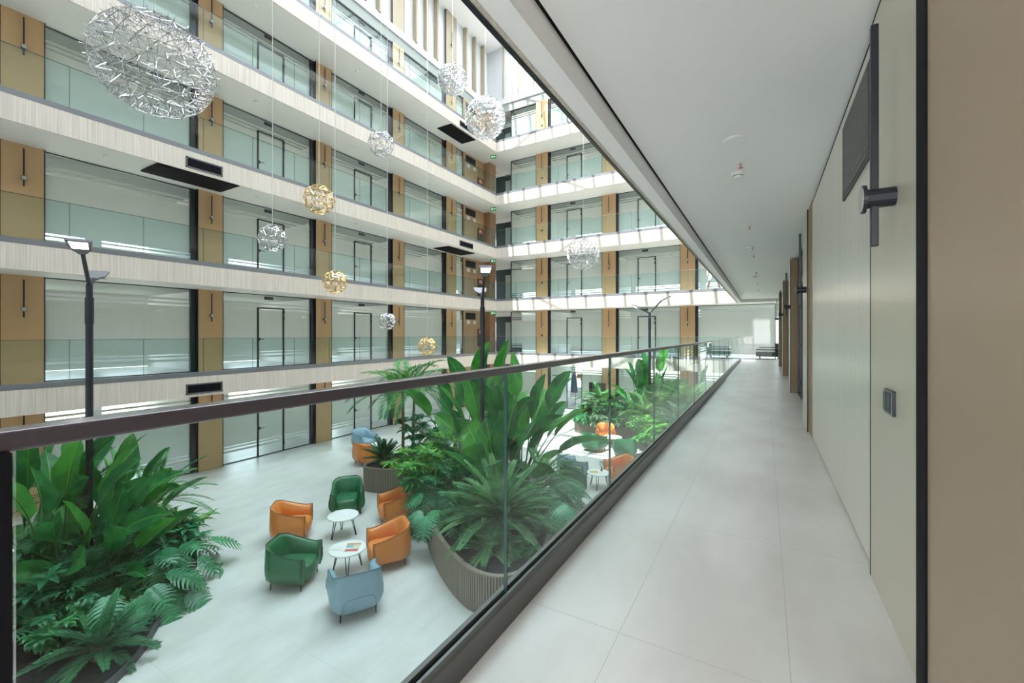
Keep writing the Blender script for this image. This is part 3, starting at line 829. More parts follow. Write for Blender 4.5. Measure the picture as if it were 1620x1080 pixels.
planter('planter', 'curved taupe slatted planter in the middle of the hall beside the orange armchairs',
        [(-11.55, 10.3), (-11.3, 9.72), (-10.6, 9.80), (-9.8, 10.15), (-8.8, 9.75), (-7.9, 8.85), (-7.1, 8.05), (-5.9, 7.1), (-4.75, 6.5), (-4.0, 6.6), (-3.75, 7.4), (-4.1, 8.7), (-4.8, 9.9), (-5.7, 10.9), (-6.6, 11.9), (-8.0, 12.8), (-9.8, 12.9), (-11.1, 12.2), (-11.6, 11.2)], PH)
planter('planter', 'curved taupe slatted planter at the far right end of the hall',
        [(-8.3, 20.9), (-6.6, 20.9), (-5.3, 20.6), (-4.3, 19.4), (-3.8, 17.8), (-3.0, 16.6), (-2.2, 16.9), (-1.7, 18.5), (-1.6, 20.8), (-2.1, 22.8), (-3.8, 23.8), (-6.2, 23.9), (-8.1, 23.1), (-8.7, 21.8)], PH)

# ------------------------------------------------------------------ lamp posts
def lamp_post(x, y, z0, az, label, arm=1.0):
    t = thing('lamp_post', label, 'lamp post', (x, y, z0), az, 'black lamp posts')
    H = 6.12 - z0
    MB().tube([(0, 0, 0), (0, 0, 5.3 - z0)], 0.062, 16).build('pole', M['black'], t, smooth=False)
    MB().tube([(0, 0, 5.3 - z0), (0, 0, 5.85 - z0)], 0.072, 16).build('sleeve', M['black'], t)
    s = MB(); s.tube([(0, 0, 5.85 - z0), (0, 0, H)], 0.055, 16); s.build('upper_pole', M['black'], t)
    for d in (1, -1):
        p0 = Vector((0, 0, H - 0.03)); p1 = Vector((0.56, 0, H + 0.56)) if d > 0 else Vector((-0.42, 0, H + 0.16))
        a = MB().tube([p0, p1], 0.036, 10).build('arm', M['black'], t)
        u = (p1 - p0).normalized(); q = Vector((d * 0.85, 0, 0.45)).normalized(); e = Vector((0, 1, 0)); nn = q.cross(e) * d
        hd = MB(); c0 = p1
        def P(a_, b_, c_): return tuple(c0 + q * a_ + e * b_ + nn * c_)
        prof = [(0.0, 0.05), (0.07, 0.10), (0.14, 0.16), (0.42, 0.20), (0.44, 0.16)]
        rows = [[P(a_, -w_, 0.02), P(a_, w_, 0.02), P(a_, w_ * .92, -0.03), P(a_, -w_ * .92, -0.03)] for a_, w_ in prof]
        hd.grid(rows, closed=True); hd.f.append((3, 2, 1, 0)); hd.m.append(0); b_ = len(hd.v) - 4; hd.f.append((b_, b_ + 1, b_ + 2, b_ + 3)); hd.m.append(0)
        h = hd.build('lamp_head', M['curb_pale'], t)
        ln = MB(); sgn = -0.034 if nn.z > 0 else 0.024
        ln.grid([[P(0.19, -0.115, sgn), P(0.19, 0.115, sgn), P(0.19, 0.115, sgn + .008), P(0.19, -0.115, sgn + .008)], [P(0.39, -0.135, sgn), P(0.39, 0.135, sgn), P(0.39, 0.135, sgn + .008), P(0.39, -0.135, sgn + .008)]], closed=True)
        b_ = len(ln.v) - 8; ln.f += [(b_, b_ + 1, b_ + 2, b_ + 3), (b_ + 7, b_ + 6, b_ + 5, b_ + 4)]; ln.m += [0, 0]
        ln.build('lens', M['lamp_on'], h)
    return t
lamp_post(-12.1, 3.3, 0.04, radians(-25), 'black two armed lamp post standing in the low bed nearest the camera')
lamp_post(-6.95, 10.2, 0.68, radians(-50), 'black two armed lamp post standing in the middle slatted planter')
lamp_post(-4.75, 21.1, 0.68, radians(28), 'black two armed lamp post in the planter at the far right end')

# ------------------------------------------------------------------ chandeliers
def icosphere(sub):
    import bmesh
    bm = bmesh.new(); bmesh.ops.create_icosphere(bm, subdivisions=sub, radius=1)
    V = [v.co.copy() for v in bm.verts]; E_ = [(e.verts[0].index, e.verts[1].index) for e in bm.edges]
    F_ = [tuple(v.index for v in f.verts) for f in bm.faces]; bm.free()
    return V, E_, F_
def chandelier_parts(root, sub, r, m, flat=1.0, wr=0.006, inner=0.84):
    """space frame of wire: an outer net whose nodes are tied by struts to points of an inner shell"""
    V, E_, F_ = icosphere(sub)
    V = [Vector((v.x, v.y, v.z * flat)) for v in V]
    s = MB()
    for a, b in E_:
        s.tube([V[a] * r, V[b] * r], wr, 3, caps=False)
    s.build('outer_net', m, root)
    s = MB()
    for f in F_:
        c = (V[f[0]] + V[f[1]] + V[f[2]]) / 3 * r * inner
        for k in f: s.tube([V[k] * r * 1.015, c], wr * 0.9, 3, caps=False)
    for v in V:
        o = v.normalized()
        s.tube([v * r, v * r * 1.07], wr * 0.9, 3, caps=False)
    s.build('struts', m, root)
CH = []
def chandelier(x, y, z, r, gold, label, sub=3, flat=1.0, big=False):
    t = thing('chandelier', label, 'chandelier', (x, y, z), 0, 'wire globe chandeliers')
    m = M['gold'] if gold else M['silver']
    chandelier_parts(t, 3 if r > 0.40 else 2, r, m, flat, 0.0050 if r > 0.40 else 0.0048)
    MB().tube([(0, 0, r * 0.8 * flat), (0, 0, TOP + 0.4 - z)], 0.0075 if y < 12 else 0.005, 6).build('cable', M['wire'], t)
    return t
big = thing('chandelier', 'largest silver wire globe chandelier, hanging nearest the camera above the hall', 'chandelier', (-8.28, 3.03, 9.31), 0, 'wire globe chandeliers')
chandelier_parts(big, 3, 0.80, M['silver'], 0.92, 0.0052)
MB().tube([(0, 0, 0.7), (0, 0, TOP + 0.4 - 9.31)], 0.006, 6).build('cable', M['wire'], big)
for x, y, z, r_, g, lab in [
        (-8.7, 5.15, 7.05, 0.272, False, 'small silver wire globe chandelier before the second floor glass door'),
        (-8.7, 6.22, 8.13, 0.335, True, 'golden wire globe chandelier hanging in front of the third floor fascia'),
        (-8.7, 6.64, 6.31, 0.275, True, 'golden wire globe chandelier hanging in front of the second floor fascia'),
        (-8.7, 8.27, 5.43, 0.23, False, 'smallest silver wire globe chandelier, just below the second floor fascia'),
        (-8.7, 9.85, 4.72, 0.275, True, 'golden wire globe chandelier hanging lowest, just above the palm crown'),
        (-8.7, 8.05, 10.09, 0.335, False, 'silver wire globe chandelier hanging in front of the fourth floor fascia'),
        (-8.7, 11.06, 13.3, 0.47, False, 'silver wire globe chandelier hanging highest, before the fifth floor balustrade'),
        (-8.7, 12.96, 12.87, 0.72, False, 'large silver wire globe chandelier hanging high near the far corner'),
        (-6.17, 16.09, 8.23, 0.62, False, 'silver wire globe chandelier hanging in front of the far sunlit fascia')]:
    chandelier(x, y, z, r_, g, lab)

# ------------------------------------------------------------------ armchairs and tables
def make_armchair():
    root = thing('armchair', '-', 'armchair')
    a, xf, xb, rc = 0.455, 0.40, 0.42, 0.27
    path = []
    for i in range(9): path.append((xf + (-xb + rc - xf) * i / 8, -a, 0, -1))
    for i in range(1, 9):
        t = i / 9 * pi / 2; path.append((-xb + rc - rc * sin(t), -a + rc - rc * cos(t), -sin(t), -cos(t)))
    for i in range(0, 7): path.append((-xb, (-a + rc) + (2 * a - 2 * rc) * i / 6, -1, 0))
    for i in range(1, 9):
        t = i / 9 * pi / 2; path.append((-xb + rc - rc * cos(t), a - rc + rc * sin(t), -cos(t), sin(t)))
    for i in range(9): path.append((-xb + rc + (xf + xb - rc) * i / 8, a, 0, 1))
    K = len(path); rows = []; lip = []; edge0 = []; edge1 = []
    for k, (x, y, nx, ny) in enumerate(path):
        u = min(1, max(0, (x + xb) / (xf + xb)))
        h = 0.63 + 0.23 * (1 - u) ** 1.6
        fl_ = max(0, (u - 0.85) / 0.15)
        h += 0.025 * fl_ ** 2
        back = 1 - min(1, u * 2.2)
        pl = 0.007 * back * sin(k * 2.6)
        sec = [(0.15, -0.075), (0.20, -0.025), (0.32, 0.018), (0.46, 0.012), (h - 0.13, -0.022 + 0.01 * fl_), (h - 0.03, -0.035 + 0.02 * fl_), (h, -0.045 + 0.022 * fl_), (h - 0.005, -0.075 + 0.02 * fl_), (h - 0.05, -0.125 + pl), (0.52, -0.165 + pl), (0.40, -0.165), (0.20, -0.16)]
        lean = -0.05 * back
        row = []
        for z, o in sec:
            L_ = lean * max(0, (z - 0.35)) / 0.5
            row.append((x + nx * o + L_, y + ny * o, z))
        rows.append(row); lip.append(Vector(row[6]) + Vector((0, 0, 0.004)))
        if k == 0: edge0 = row
        if k == K - 1: edge1 = row
    s = MB(); s.grid(rows)
    b0 = 0; b1 = (K - 1) * 12
    s.f.append(tuple(b0 + i for i in range(12))); s.m.append(0)
    s.f.append(tuple(b1 + i for i in reversed(range(12)))); s.m.append(0)
    shell = s.build('shell', M['orange'], root, smooth=True)
    p = MB(); p.tube([Vector(edge0[1])] + [Vector(q) + Vector((0.004, 0, 0)) for q in edge0[2:7]] + lip[1:-1] + [Vector(q) + Vector((0.004, 0, 0)) for q in edge1[6:1:-1]] + [Vector(edge1[1])], 0.0085, 6)
    p.build('piping', M['orange_p'], root, smooth=True)
    p = MB(); pts = []
    for i in range(25):
        t = -1 + 2 * i / 24
        zz = 0.17 + 0.27 * (1 - abs(t) ** 6) ** 0.5
        yy = t * 0.30
        k = 0; xx = -xb + (max(0, abs(yy) - (a - rc)) ** 2) / (2 * rc)
        o = 0.02 if 0.3 < zz < 0.46 else -0.02 + 0.04 * min(1, max(0, (zz - 0.17) / 0.13))
        pts.append((xx - o - 0.001, yy, zz))
    p.tube(pts, 0.006, 6); p.build('back_seam', M['orange_p'], root, smooth=True)
    s = MB(); R = []
    W_ = a - 0.13
    for z, ins in ((0.15, 0.05), (0.19, 0.012), (0.27, 0.0), (0.37, 0.008), (0.425, 0.035), (0.445, 0.085)):
        row = []
        for i in range(28):
            t = 2 * pi * i / 28
            e = 0.42
            cx_ = 0.02; rx = 0.40 - ins; ry = W_ - ins
            X_ = cx_ + rx * (abs(cos(t)) ** e) * (1 if cos(t) > 0 else -1); Y_ = ry * (abs(sin(t)) ** e) * (1 if sin(t) > 0 else -1)
            if cos(t) > 0: X_ += 0.045 * (1 - (Y_ / W_) ** 2)
            row.append((X_, Y_, z))
        R.append(row)
    s.grid(R, closed=True); n_ = len(s.v)
    s.f.append(tuple(reversed(range(28)))); s.m.append(0); s.f.append(tuple(range(n_ - 28, n_))); s.m.append(0)
    s.build('seat_cushion', M['orange'], root, smooth=True)
    for x, y in ((0.33, -0.35), (0.33, 0.35), (-0.28, -0.30), (-0.28, 0.30)):
        MB().tube([(x, y, 0.19), (x * 1.04, y * 1.02, 0)], [0.016, 0.011], 8).build('leg', M['black'], root)
    return root
ARM = {}
base_chair = make_armchair()
def recolour(root, c):
    for ch in root.children:
        if ch.name.startswith('leg'): continue
        ch.data = ch.data.copy(); ch.data.materials[0] = M[c + '_p'] if ch.name.startswith(('piping', 'back_seam')) else M[c]
def armchair(c, x, y, deg, label):
    if c not in ARM:
        r_ = base_chair if c == 'orange' else dup(base_chair, (x, y, 0))
        if c != 'orange': recolour(r_, c)
        ARM[c] = r_
        r_.location = (x * U, y * U, 0); r_.rotation_euler = (0, 0, radians(deg))
    else:
        r_ = dup(ARM[c], (x, y, 0), radians(deg))
    r_['label'] = label; r_['group'] = 'leather tub armchairs'
armchair('orange', -10.25, 6.55, 44, 'orange leather tub armchair facing right, beside the green one nearest the camera')
armchair('green', -8.40, 5.40, 30, 'green leather tub armchair nearest the camera, left of the magazine table')
armchair('green', -10.40, 8.35, -40, 'green leather tub armchair facing the camera behind the bare round table')
armchair('orange', -8.75, 8.62, 238, 'orange leather tub armchair against the planter, farther of the nearest pair')
armchair('orange', -7.28, 6.96, 238, 'orange leather tub armchair right of the magazine table')
armchair('blue', -6.55, 5.45, 149, 'grey blue tub armchair turned away from the camera, nearest of all')
armchair('blue', -15.35, 13.2, -8, 'pale blue tub armchair near the left glass wall')
armchair('orange', -13.55, 11.75, 75, 'orange armchair half hidden behind the end of the slatted planter')
armchair('blue', -5.90, 14.2, 55, 'grey blue armchair seen from behind, beyond the middle planter')
armchair('green', -5.42, 13.15, 28, 'green armchair half hidden by split leaves, left of the table with a vase')
armchair('orange', -4.35, 14.85, 222, 'pleated orange armchair behind the table with a vase')
armchair('orange', -6.45, 19.7, -68, 'bright orange armchair facing the camera in front of the far planter')
armchair('green', -6.45, 18.05, 78, 'sunlit green armchair seen from behind, left of the farthest table')
armchair('green', -5.0, 17.75, 112, 'sunlit green armchair seen from behind, right of the farthest table')

def make_table():
    r_ = thing('side_table', '-', 'table')
    MB().lathe([(0.355, 0.465), (0.372, 0.47), (0.378, 0.485), (0.374, 0.498), (0.36, 0.502)], 48).build('table_top', M['tabletop'], r_, smooth=False)
    for k in range(3):
        an = 2 * pi * k / 3 + 0.5
        d = Vector((cos(an), sin(an), 0)); e = Vector((-sin(an), cos(an), 0))
        s = MB(); foot = d * 0.33
        top = d * 0.22 + Vector((0, 0, 0.468))
        s.tube([top - e * 0.045, foot - e * 0.012 + Vector((0, 0, 0.012)), foot + e * 0.012 + Vector((0, 0, 0.012)), top + e * 0.045], 0.010, 6)
        s.box(foot.x - 0.016, foot.y - 0.016, 0, foot.x + 0.016, foot.y + 0.016, 0.02)
        s.box(top.x - 0.05, top.y - 0.05, 0.458, top.x + 0.05, top.y + 0.05, 0.468)
        s.build('leg', M['black'], r_)
    return r_
T0 = make_table()
T0.location = (-9.25 * U, 7.30 * U, 0); T0['label'] = 'bare round white side table before the green armchair facing the camera'; T0['group'] = 'round white side tables'
for x, y, rz, lab in ((-7.74, 6.22, 0.9, 'round white side table with a colourful magazine on it'), (-13.9, 12.8, 0.4, 'round white side table between the pale blue and half hidden orange armchairs'),
                      (-4.78, 13.85, 0.2, 'round white side table carrying a vase and magazines'), (-5.85, 18.95, 0.7, 'farthest round white side table, between two green armchairs and an orange one')):
    dup(T0, (x, y, 0), rz, lab, 'round white side tables')
def magazine(x, y, z, rz, label, cols, w_=0.21, h_=0.29):
    t = thing('magazine', label, 'magazine', (x, y, z), rz)
    MB().box(-h_ / 2, -w_ / 2, 0, h_ / 2, w_ / 2, 0.008).build('pages', M['paper'], t)
    for k, (c, u0, u1, v0, v1) in enumerate(cols):
        MB().box(-h_ / 2 + u0 * h_, -w_ / 2 + v0 * w_, 0.008, -h_ / 2 + u1 * h_, -w_ / 2 + v1 * w_, 0.0095).build('cover_print', mat('print_%d' % k, c, 0.4), t)
magazine(-7.66, 6.28, 0.502, radians(35), 'open colourful magazine lying on the round white table', [((0.55, 0.3, 0.15), 0, 1, 0.78, 1), ((0.2, 0.45, 0.55), 0.05, 0.55, 0.45, 0.75), ((0.65, 0.6, 0.5), 0.55, 1, 0.3, 0.78), ((0.65, 0.12, 0.1), 0.1, 1, 0.02, 0.28)], 0.36, 0.30)
magazine(-7.93, 6.12, 0.502, radians(28), 'pale newspaper lying beside the colourful magazine on the table', [((0.6, 0.6, 0.6), 0.1, 0.9, 0.1, 0.2), ((0.66, 0.66, 0.66), 0.1, 0.9, 0.4, 0.5)], 0.26, 0.30)
magazine(-4.92, 13.78, 0.502, radians(30), 'stack of magazines with yellow cover on the vase table', [((0.5, 0.42, 0.1), 0.1, 0.9, 0.1, 0.9)], 0.24, 0.34)
magazine(-13.85, 12.75, 0.502, radians(20), 'yellow printed leaflet on the table near the left glass wall', [((0.7, 0.55, 0.15), 0.1, 0.9, 0.15, 0.85)], 0.22, 0.3)
t = thing('vase', 'small glass vase with a green sprig on the round table', 'vase', (-4.72, 14.0, 0.502))
MB().lathe([(0.03, 0), (0.034, 0.03), (0.022, 0.10), (0.026, 0.13)], 16).build('body', M['screen'], t, smooth=False)
s = MB(); rnd = random.Random(3)
for k in range(9):
    an = rnd.random() * 6.3; p1 = Vector((0.07 * cos(an), 0.07 * sin(an), 0.24 + 0.08 * rnd.random()))
    s.tube([(0, 0, 0.1), p1], 0.003, 4)
    o = Vector((-sin(an), cos(an), 0)) * 0.02
    b = len(s.v); s.v += [tuple(p1 - Vector((0, 0, 0.03))), tuple(p1 + o), tuple(p1 + Vector((0.01, 0, 0.05))), tuple(p1 - o)]; s.f.append((b, b + 1, b + 2, b + 3)); s.m.append(0)
s.build('sprig', M['leaf_dark'], t)

# ------------------------------------------------------------------ plants
RND = random.Random(11)
def rr(a, b): return a + (b - a) * RND.random()
def arc(base, az, elev, L, droop, n):
    p = Vector(base); out = [p.copy()]
    for i in range(n):
        e = elev - droop * ((i + 0.5) / n)
        p = p + Vector((cos(az) * cos(e), sin(az) * cos(e), sin(e))) * (L / n); out.append(p.copy())
    return out
LM = [0]
def ribbon_leaf(mb, pts, ws, fold=0.35, roll=0.0, wave=0.0, ph=0.0):
    n = len(pts); b = len(mb.v)
    az = atan2(pts[-1].y - pts[0].y, pts[-1].x - pts[0].x)
    for i, p in enumerate(pts):
        t = (pts[min(i + 1, n - 1)] - pts[max(i - 1, 0)]).normalized()
        side = Vector((-sin(az), cos(az), 0)); side = (side - t * side.dot(t)).normalized(); nor = t.cross(side)
        if nor.z < 0 and abs(t.z) < 0.9: nor = -nor; side = -side
        s2 = side * cos(roll) + nor * sin(roll); n2 = nor * cos(roll) - side * sin(roll)
        f = fold + wave * sin(i * 1.7 + ph)
        mb.v.append(tuple(p + (s2 * cos(f) + n2 * sin(f)) * ws[i])); mb.v.append(tuple(p)); mb.v.append(tuple(p + (-s2 * cos(f) + n2 * sin(f)) * ws[i]))
    for i in range(n - 1):
        for j in (0, 1):
            k = b + 3 * i + j
            mb.uv[len(mb.f)] = [(j - 1, i / (n - 1)), (j, i / (n - 1)), (j, (i + 1) / (n - 1)), (j - 1, (i + 1) / (n - 1))]
            mb.f.append((k, k + 1, k + 4, k + 3)); mb.m.append(LM[0])
def paddle(mb, st, base, az, elev, pl, bl, w_, droop=0.5, roll=0.0):
    tone()
    pt = arc(base, az, elev, pl, droop * 0.25, 4)
    st.tube(pt, [0.028, 0.024, 0.02, 0.017, 0.014], 5, caps=False)
    e = elev - droop * 0.25
    bp_ = arc(pt[-1], az, e, bl, droop, 8)
    ws = [w_ * (sin(pi * min(1, (0.03 + 0.97 * (i / 8) ** 0.85))) ** 0.62 if 0 < i < 8 else 0.06) for i in range(9)]
    ribbon_leaf(mb, bp_, ws, rr(0.2, 0.55), roll, 0.08, rr(0, 6))
    st.tube(bp_[:-1], [0.014, 0.012, 0.011, 0.010, 0.008, 0.007, 0.005, 0.003], 4, caps=False)
def frond(mb, st, base, az, elev, L, droop, nl, ll, lw, lift=0.35, ang=0.9, bare=0.12):
    tone()
    n = 10; pts = arc(base, az, elev, L, droop, n)
    st.tube(pts, [0.014 * (1 - 0.8 * i / n) for i in range(n + 1)], 4, caps=False)
    for i in range(nl):
        t = bare + (1 - bare) * (i + 0.5) / nl
        k = min(n - 1, int(t * n)); fr = t * n - k
        p = pts[k].lerp(pts[k + 1], fr); tg = (pts[k + 1] - pts[k]).normalized()
        side = Vector((-sin(az), cos(az), 0)); nor = tg.cross(side)
        if nor.z < 0: nor = -nor
        l = ll * (0.35 + 0.65 * sin(pi * min(1, 0.18 + 0.80 * t)) ** 0.8)
        a_ = ang * (1 - 0.45 * t)
        for sg in (1, -1):
            d = (side * sg * sin(a_) + tg * cos(a_) + nor * lift * rr(0.6, 1.2)).normalized()
            q = d.cross(nor); q = q.normalized() if q.length > 1e-4 else tg
            m_ = p + d * l * 0.45; e = p + d * l - Vector((0, 0, 0.10 * l * rr(0.5, 1.6)))
            b = len(mb.v); mb.v += [tuple(p), tuple(m_ + q * lw), tuple(e), tuple(m_ - q * lw)]
            mb.f.append((b, b + 1, b + 2, b + 3)); mb.m.append(LM[0])
def fan(mb, st, base, az, elev, pl, r_, nb=22, spread=2.3, lw=0.016):
    tone()
    pt = arc(base, az, elev, pl, 0.4, 4); st.tube(pt, 0.010, 4, caps=False)
    c = pt[-1]; e = elev - 0.4 - rr(0.2, 0.5)
    t = Vector((cos(az) * cos(e), sin(az) * cos(e), sin(e))); s_ = Vector((-sin(az), cos(az), 0)); nn = t.cross(s_)
    if nn.z < 0: nn = -nn
    for i in range(nb):
        a_ = -spread + 2 * spread * i / (nb - 1)
        d = (t * cos(a_) + s_ * sin(a_) + nn * 0.25).normalized(); q = d.cross(nn).normalized()
        l = r_ * (0.75 + 0.25 * cos(a_ * 0.5)) * rr(0.92, 1.05)
        m_ = c + d * l * 0.55; tip = c + d * l - Vector((0, 0, l * 0.16 * rr(0.3, 1.6)))
        b = len(mb.v); mb.v += [tuple(c), tuple(m_ + q * lw), tuple(tip), tuple(m_ - q * lw)]
        mb.f.append((b, b + 1, b + 2, b + 3)); mb.m.append(LM[0])
def split_leaf(mb, st, base, az, elev, pl, size):
    tone()
    pt = arc(base, az, elev, pl, 1.0, 5); st.tube(pt, 0.010, 4, caps=False)
    c = pt[-1]; e = elev - 1.0 - rr(0.3, 0.8)
    t = Vector((cos(az) * cos(e), sin(az) * cos(e), sin(e))); rl = rr(-0.4, 0.4)
    s0 = Vector((-sin(az), cos(az), 0)); n0 = t.cross(s0)
    if n0.z < 0: n0 = -n0
    s_ = s0 * cos(rl) + n0 * sin(rl); nn = n0 * cos(rl) - s0 * sin(rl)
    def W_(u, v):      # u along the midrib, v across, curved surface
        return tuple(c + t * (u * size) + s_ * (v * size) + nn * (-(abs(v) ** 2) * 0.5 * size - max(0, u - 0.4) ** 2 * 0.5 * size + abs(v) * 0.12 * size))
    prof = lambda u: 0.50 * (max(0, sin(pi * min(1, (u + 0.20) / 1.2))) ** 0.6)
    for sg in (1, -1):
        K = 8
        for k in range(K):
            u0 = -0.10 + 1.06 * k / K; u1 = -0.10 + 1.06 * (k + 1) / K; du = u1 - u0
            w_ = prof((u0 + u1) / 2) * (1 if k < K - 1 else 0.8)
            s1, s2, s3 = 0.05, 0.12, 0.24          # lobes sweep towards the tip
            b = len(mb.v)
            mb.v += [W_(max(0, u0), 0), W_(max(0, u1), 0), W_(u0 + s1 + du * 0.92, sg * w_ * 0.26), W_(u0 + s1 + du * 0.08, sg * w_ * 0.26),
                     W_(u0 + s2 + du * 0.72, sg * w_ * 0.70), W_(u0 + s2 + du * 0.16, sg * w_ * 0.70), W_(u0 + s3 + du * 0.52, sg * w_), W_(u0 + s3 + du * 0.22, sg * w_ * 1.02)]
            for q in ((b, b + 1, b + 2, b + 3), (b + 3, b + 2, b + 4, b + 5), (b + 5, b + 4, b + 6, b + 7)):
                mb.f.append(q if sg > 0 else q[::-1]); mb.m.append(LM[0])
def whorl(mb, c, az0, n_, l, w_, elev, droop=0.9, segs=3):
    for k in range(n_):
        tone()
        az = az0 + 2 * pi * k / n_ + rr(-0.2, 0.2)
        p = arc(c, az, elev + rr(-0.25, 0.3), l * rr(0.8, 1.15), droop, segs)
        ribbon_leaf(mb, p, [w_ * 0.25] + [w_ * sin(pi * (0.1 + 0.85 * i / segs)) for i in range(1, segs)] + [w_ * 0.05], 0.25)
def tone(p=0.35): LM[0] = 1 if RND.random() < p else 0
def finish(root, lf, st, leaf, stem='stem', extra=None):
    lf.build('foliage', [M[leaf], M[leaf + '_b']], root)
    st.build('stems', M[stem], root)
def plant(name, label, cat, x, y, z, group):
    return thing(name, label, cat, (x, y, z), 0, group)
def bird_plant(x, y, z, label, nl, pl, bl, w_, group, lean=None, leaf='leaf_banana', elo=0.95, ehi=1.5, seed=0, dr=1.0):
    RND.seed(seed * 7 + 3)
    t = plant('bird_of_paradise_plant', label, 'plant', x, y, z, group); a, b = MB(), MB()
    for k in range(nl):
        az = 2 * pi * k * 0.382 + rr(-0.4, 0.4)
        if lean is not None and RND.random() < 0.5: az = lean + rr(-0.9, 0.9)
        q = k / max(1, nl - 1)
        e = ehi - (ehi - elo) * q + rr(-0.08, 0.08)
        paddle(a, b, (0.10 * cos(az), 0.10 * sin(az), 0), az, e, pl * rr(0.75, 1.1) * (1 - 0.45 * q), bl * rr(0.85, 1.1), w_ * rr(0.85, 1.1), (rr(0.2, 0.6) + 0.3 * q) * dr, rr(-1.2, 1.2))
    finish(t, a, b, leaf)
def cycad(x, y, z, label, nf, L, group, leaf='leaf_dark', trunk=0.15, ll=0.2, lw=0.010, elo=0.05, seed=0, name='cycad', nl=46, droop=0.9):
    RND.seed(seed * 13 + 5)
    t = plant(name, label, 'plant', x, y, z, group); a, b = MB(), MB()
    for k in range(nf):
        az = k * 2.399 + rr(-0.15, 0.15); q = k / (nf - 1)
        frond(a, b, (0, 0, trunk), az, elo + (1.35 - elo) * (1 - q) + rr(-0.08, 0.08), L * rr(0.85, 1.08), droop * rr(0.7, 1.2), nl, ll, lw, 0.3)
    finish(t, a, b, leaf)
    s = MB(); s.lathe([(0.10, 0), (0.14, trunk * 0.4), (0.11, trunk), (0.04, trunk + 0.06)], 12); s.build('trunk', M['trunk'], t)
def fan_palm(x, y, z, label, nf, pl, r_, group, seed=0, lean=None, leaf='leaf_fan'):
    RND.seed(seed * 17 + 1)
    t = plant('fan_palm', label, 'plant', x, y, z, group); a, b = MB(), MB()
    for k in range(nf):
        az = k * 2.399 + rr(-0.2, 0.2)
        if lean is not None and k % 2: az = lean + rr(-1.0, 1.0)
        q = k / (nf - 1)
        fan(a, b, (0, 0, 0), az, 1.45 - 1.0 * q + rr(-0.1, 0.1), pl * rr(0.7, 1.1), r_ * rr(0.85, 1.1), 26)
    finish(t, a, b, leaf)
def monstera(x, y, z, label, nl, pl, size, group, seed=0, lean=None):
    RND.seed(seed * 19 + 2)
    t = plant('monstera', label, 'plant', x, y, z, group); a, b = MB(), MB()
    for k in range(nl):
        az = k * 2.399 + rr(-0.3, 0.3)
        if lean is not None and RND.random() < 0.75: az = lean + rr(-1.1, 1.1)
        split_leaf(a, b, (rr(-.1, .1), rr(-.1, .1), 0), az, rr(0.45, 1.35), pl * rr(0.6, 1.15), size * rr(0.75, 1.15))
    finish(t, a, b, 'leaf_mon')
def leafy(x, y, z, label, ns, h, spread, nw, l, w_, leaf, group, name='leafy_shrub', seed=0, elev=0.5, tiers=3):
    RND.seed(seed * 23 + 4)
    t = plant(name, label, 'plant', x, y, z, group); a, b = MB(), MB()
    for k in range(ns):
        az = rr(0, 6.28); p = arc((rr(-.08, .08), rr(-.08, .08), 0), az, rr(0.75, 1.5) if spread < 1 else rr(0.4, 1.4), h * rr(0.6, 1.1), 0.5 * spread, 5)
        b.tube(p, 0.008, 4, caps=False)
        for q in range(tiers):
            c = p[5 - q] if q < 5 else p[0]
            whorl(a, c, rr(0, 6), nw, l, w_, elev - 0.25 * q)
    finish(t, a, b, leaf)
def tall_palm(x, y, z, label, trunks, nf, L, group, seed=0, leaf='leaf_palm', ll=0.42, th=2.2):
    RND.seed(seed * 29 + 6)
    t = plant('areca_palm', label, 'palm', x, y, z, group)
    a, b = MB(), MB()
    for (dx, dy, h) in trunks:
        s = MB(); s.tube([(dx, dy, 0), (dx + 0.02, dy, h * 0.5), (dx * 1.2, dy * 1.2, h)], [0.06, 0.05, 0.04], 10); s.build('trunk', M['trunk'], t)
        for k in range(nf):
            az = k * 2.399 + rr(-0.2, 0.2); q = k / (nf - 1)
            frond(a, b, (dx * 1.2, dy * 1.2, h), az, 1.45 - 1.15 * q, L * rr(0.8, 1.1), 1.5 * rr(0.8, 1.2), 34, ll, 0.017, 0.15, 1.0, 0.2)
    finish(t, a, b, leaf)
GL, GM, GR = 'plants in the low bed nearest the camera', 'plants in the middle planter', 'plants in the far right planter'
zl, zm = 0.05, 0.70
# --- low bed nearest the camera
bird_plant(-11.7, 2.75, zl, 'tallest paddle leaved plant in the bed nearest the camera, left of the lamp post', 22, 2.2, 1.3, 0.25, GL, seed=1, elo=0.8)
bird_plant(-12.6, 3.95, zl, 'paddle leaved plant with broad upright leaves, right of the nearest lamp post', 16, 1.75, 1.15, 0.23, GL, seed=2, elo=0.8)
bird_plant(-11.2, 3.3, zl, 'lower paddle leaved plant with slim pointed leaves in front of the nearest lamp post', 16, 1.35, 1.0, 0.19, GL, seed=3, elo=0.6)
bird_plant(-12.9, 2.6, zl, 'paddle leaved plant at the back of the nearest bed, by the glass panel end', 18, 2.2, 1.2, 0.23, GL, seed=4, elo=0.75)
fan_palm(-10.7, 2.35, zl, 'dense fan palm at the left edge of the nearest bed', 22, 0.95, 0.52, GL, 1)
fan_palm(-11.0, 2.9, zl, 'second fan palm of the nearest bed, below the paddle leaves', 18, 0.9, 0.5, GL, 2)
cycad(-8.95, 2.55, zl, 'broad cycad at the front rim of the nearest bed', 26, 0.86, GL, 'leaf_fan', trunk=0.12, ll=0.17, lw=0.012, seed=1, elo=0.0)
leafy(-9.55, 2.25, zl, 'umbrella leaved shrub left of the cycad at the front of the nearest bed', 20, 0.85, 0.9, 8, 0.16, 0.035, 'leaf_scheff', GL, 'umbrella_plant', 1, 0.25, 3)
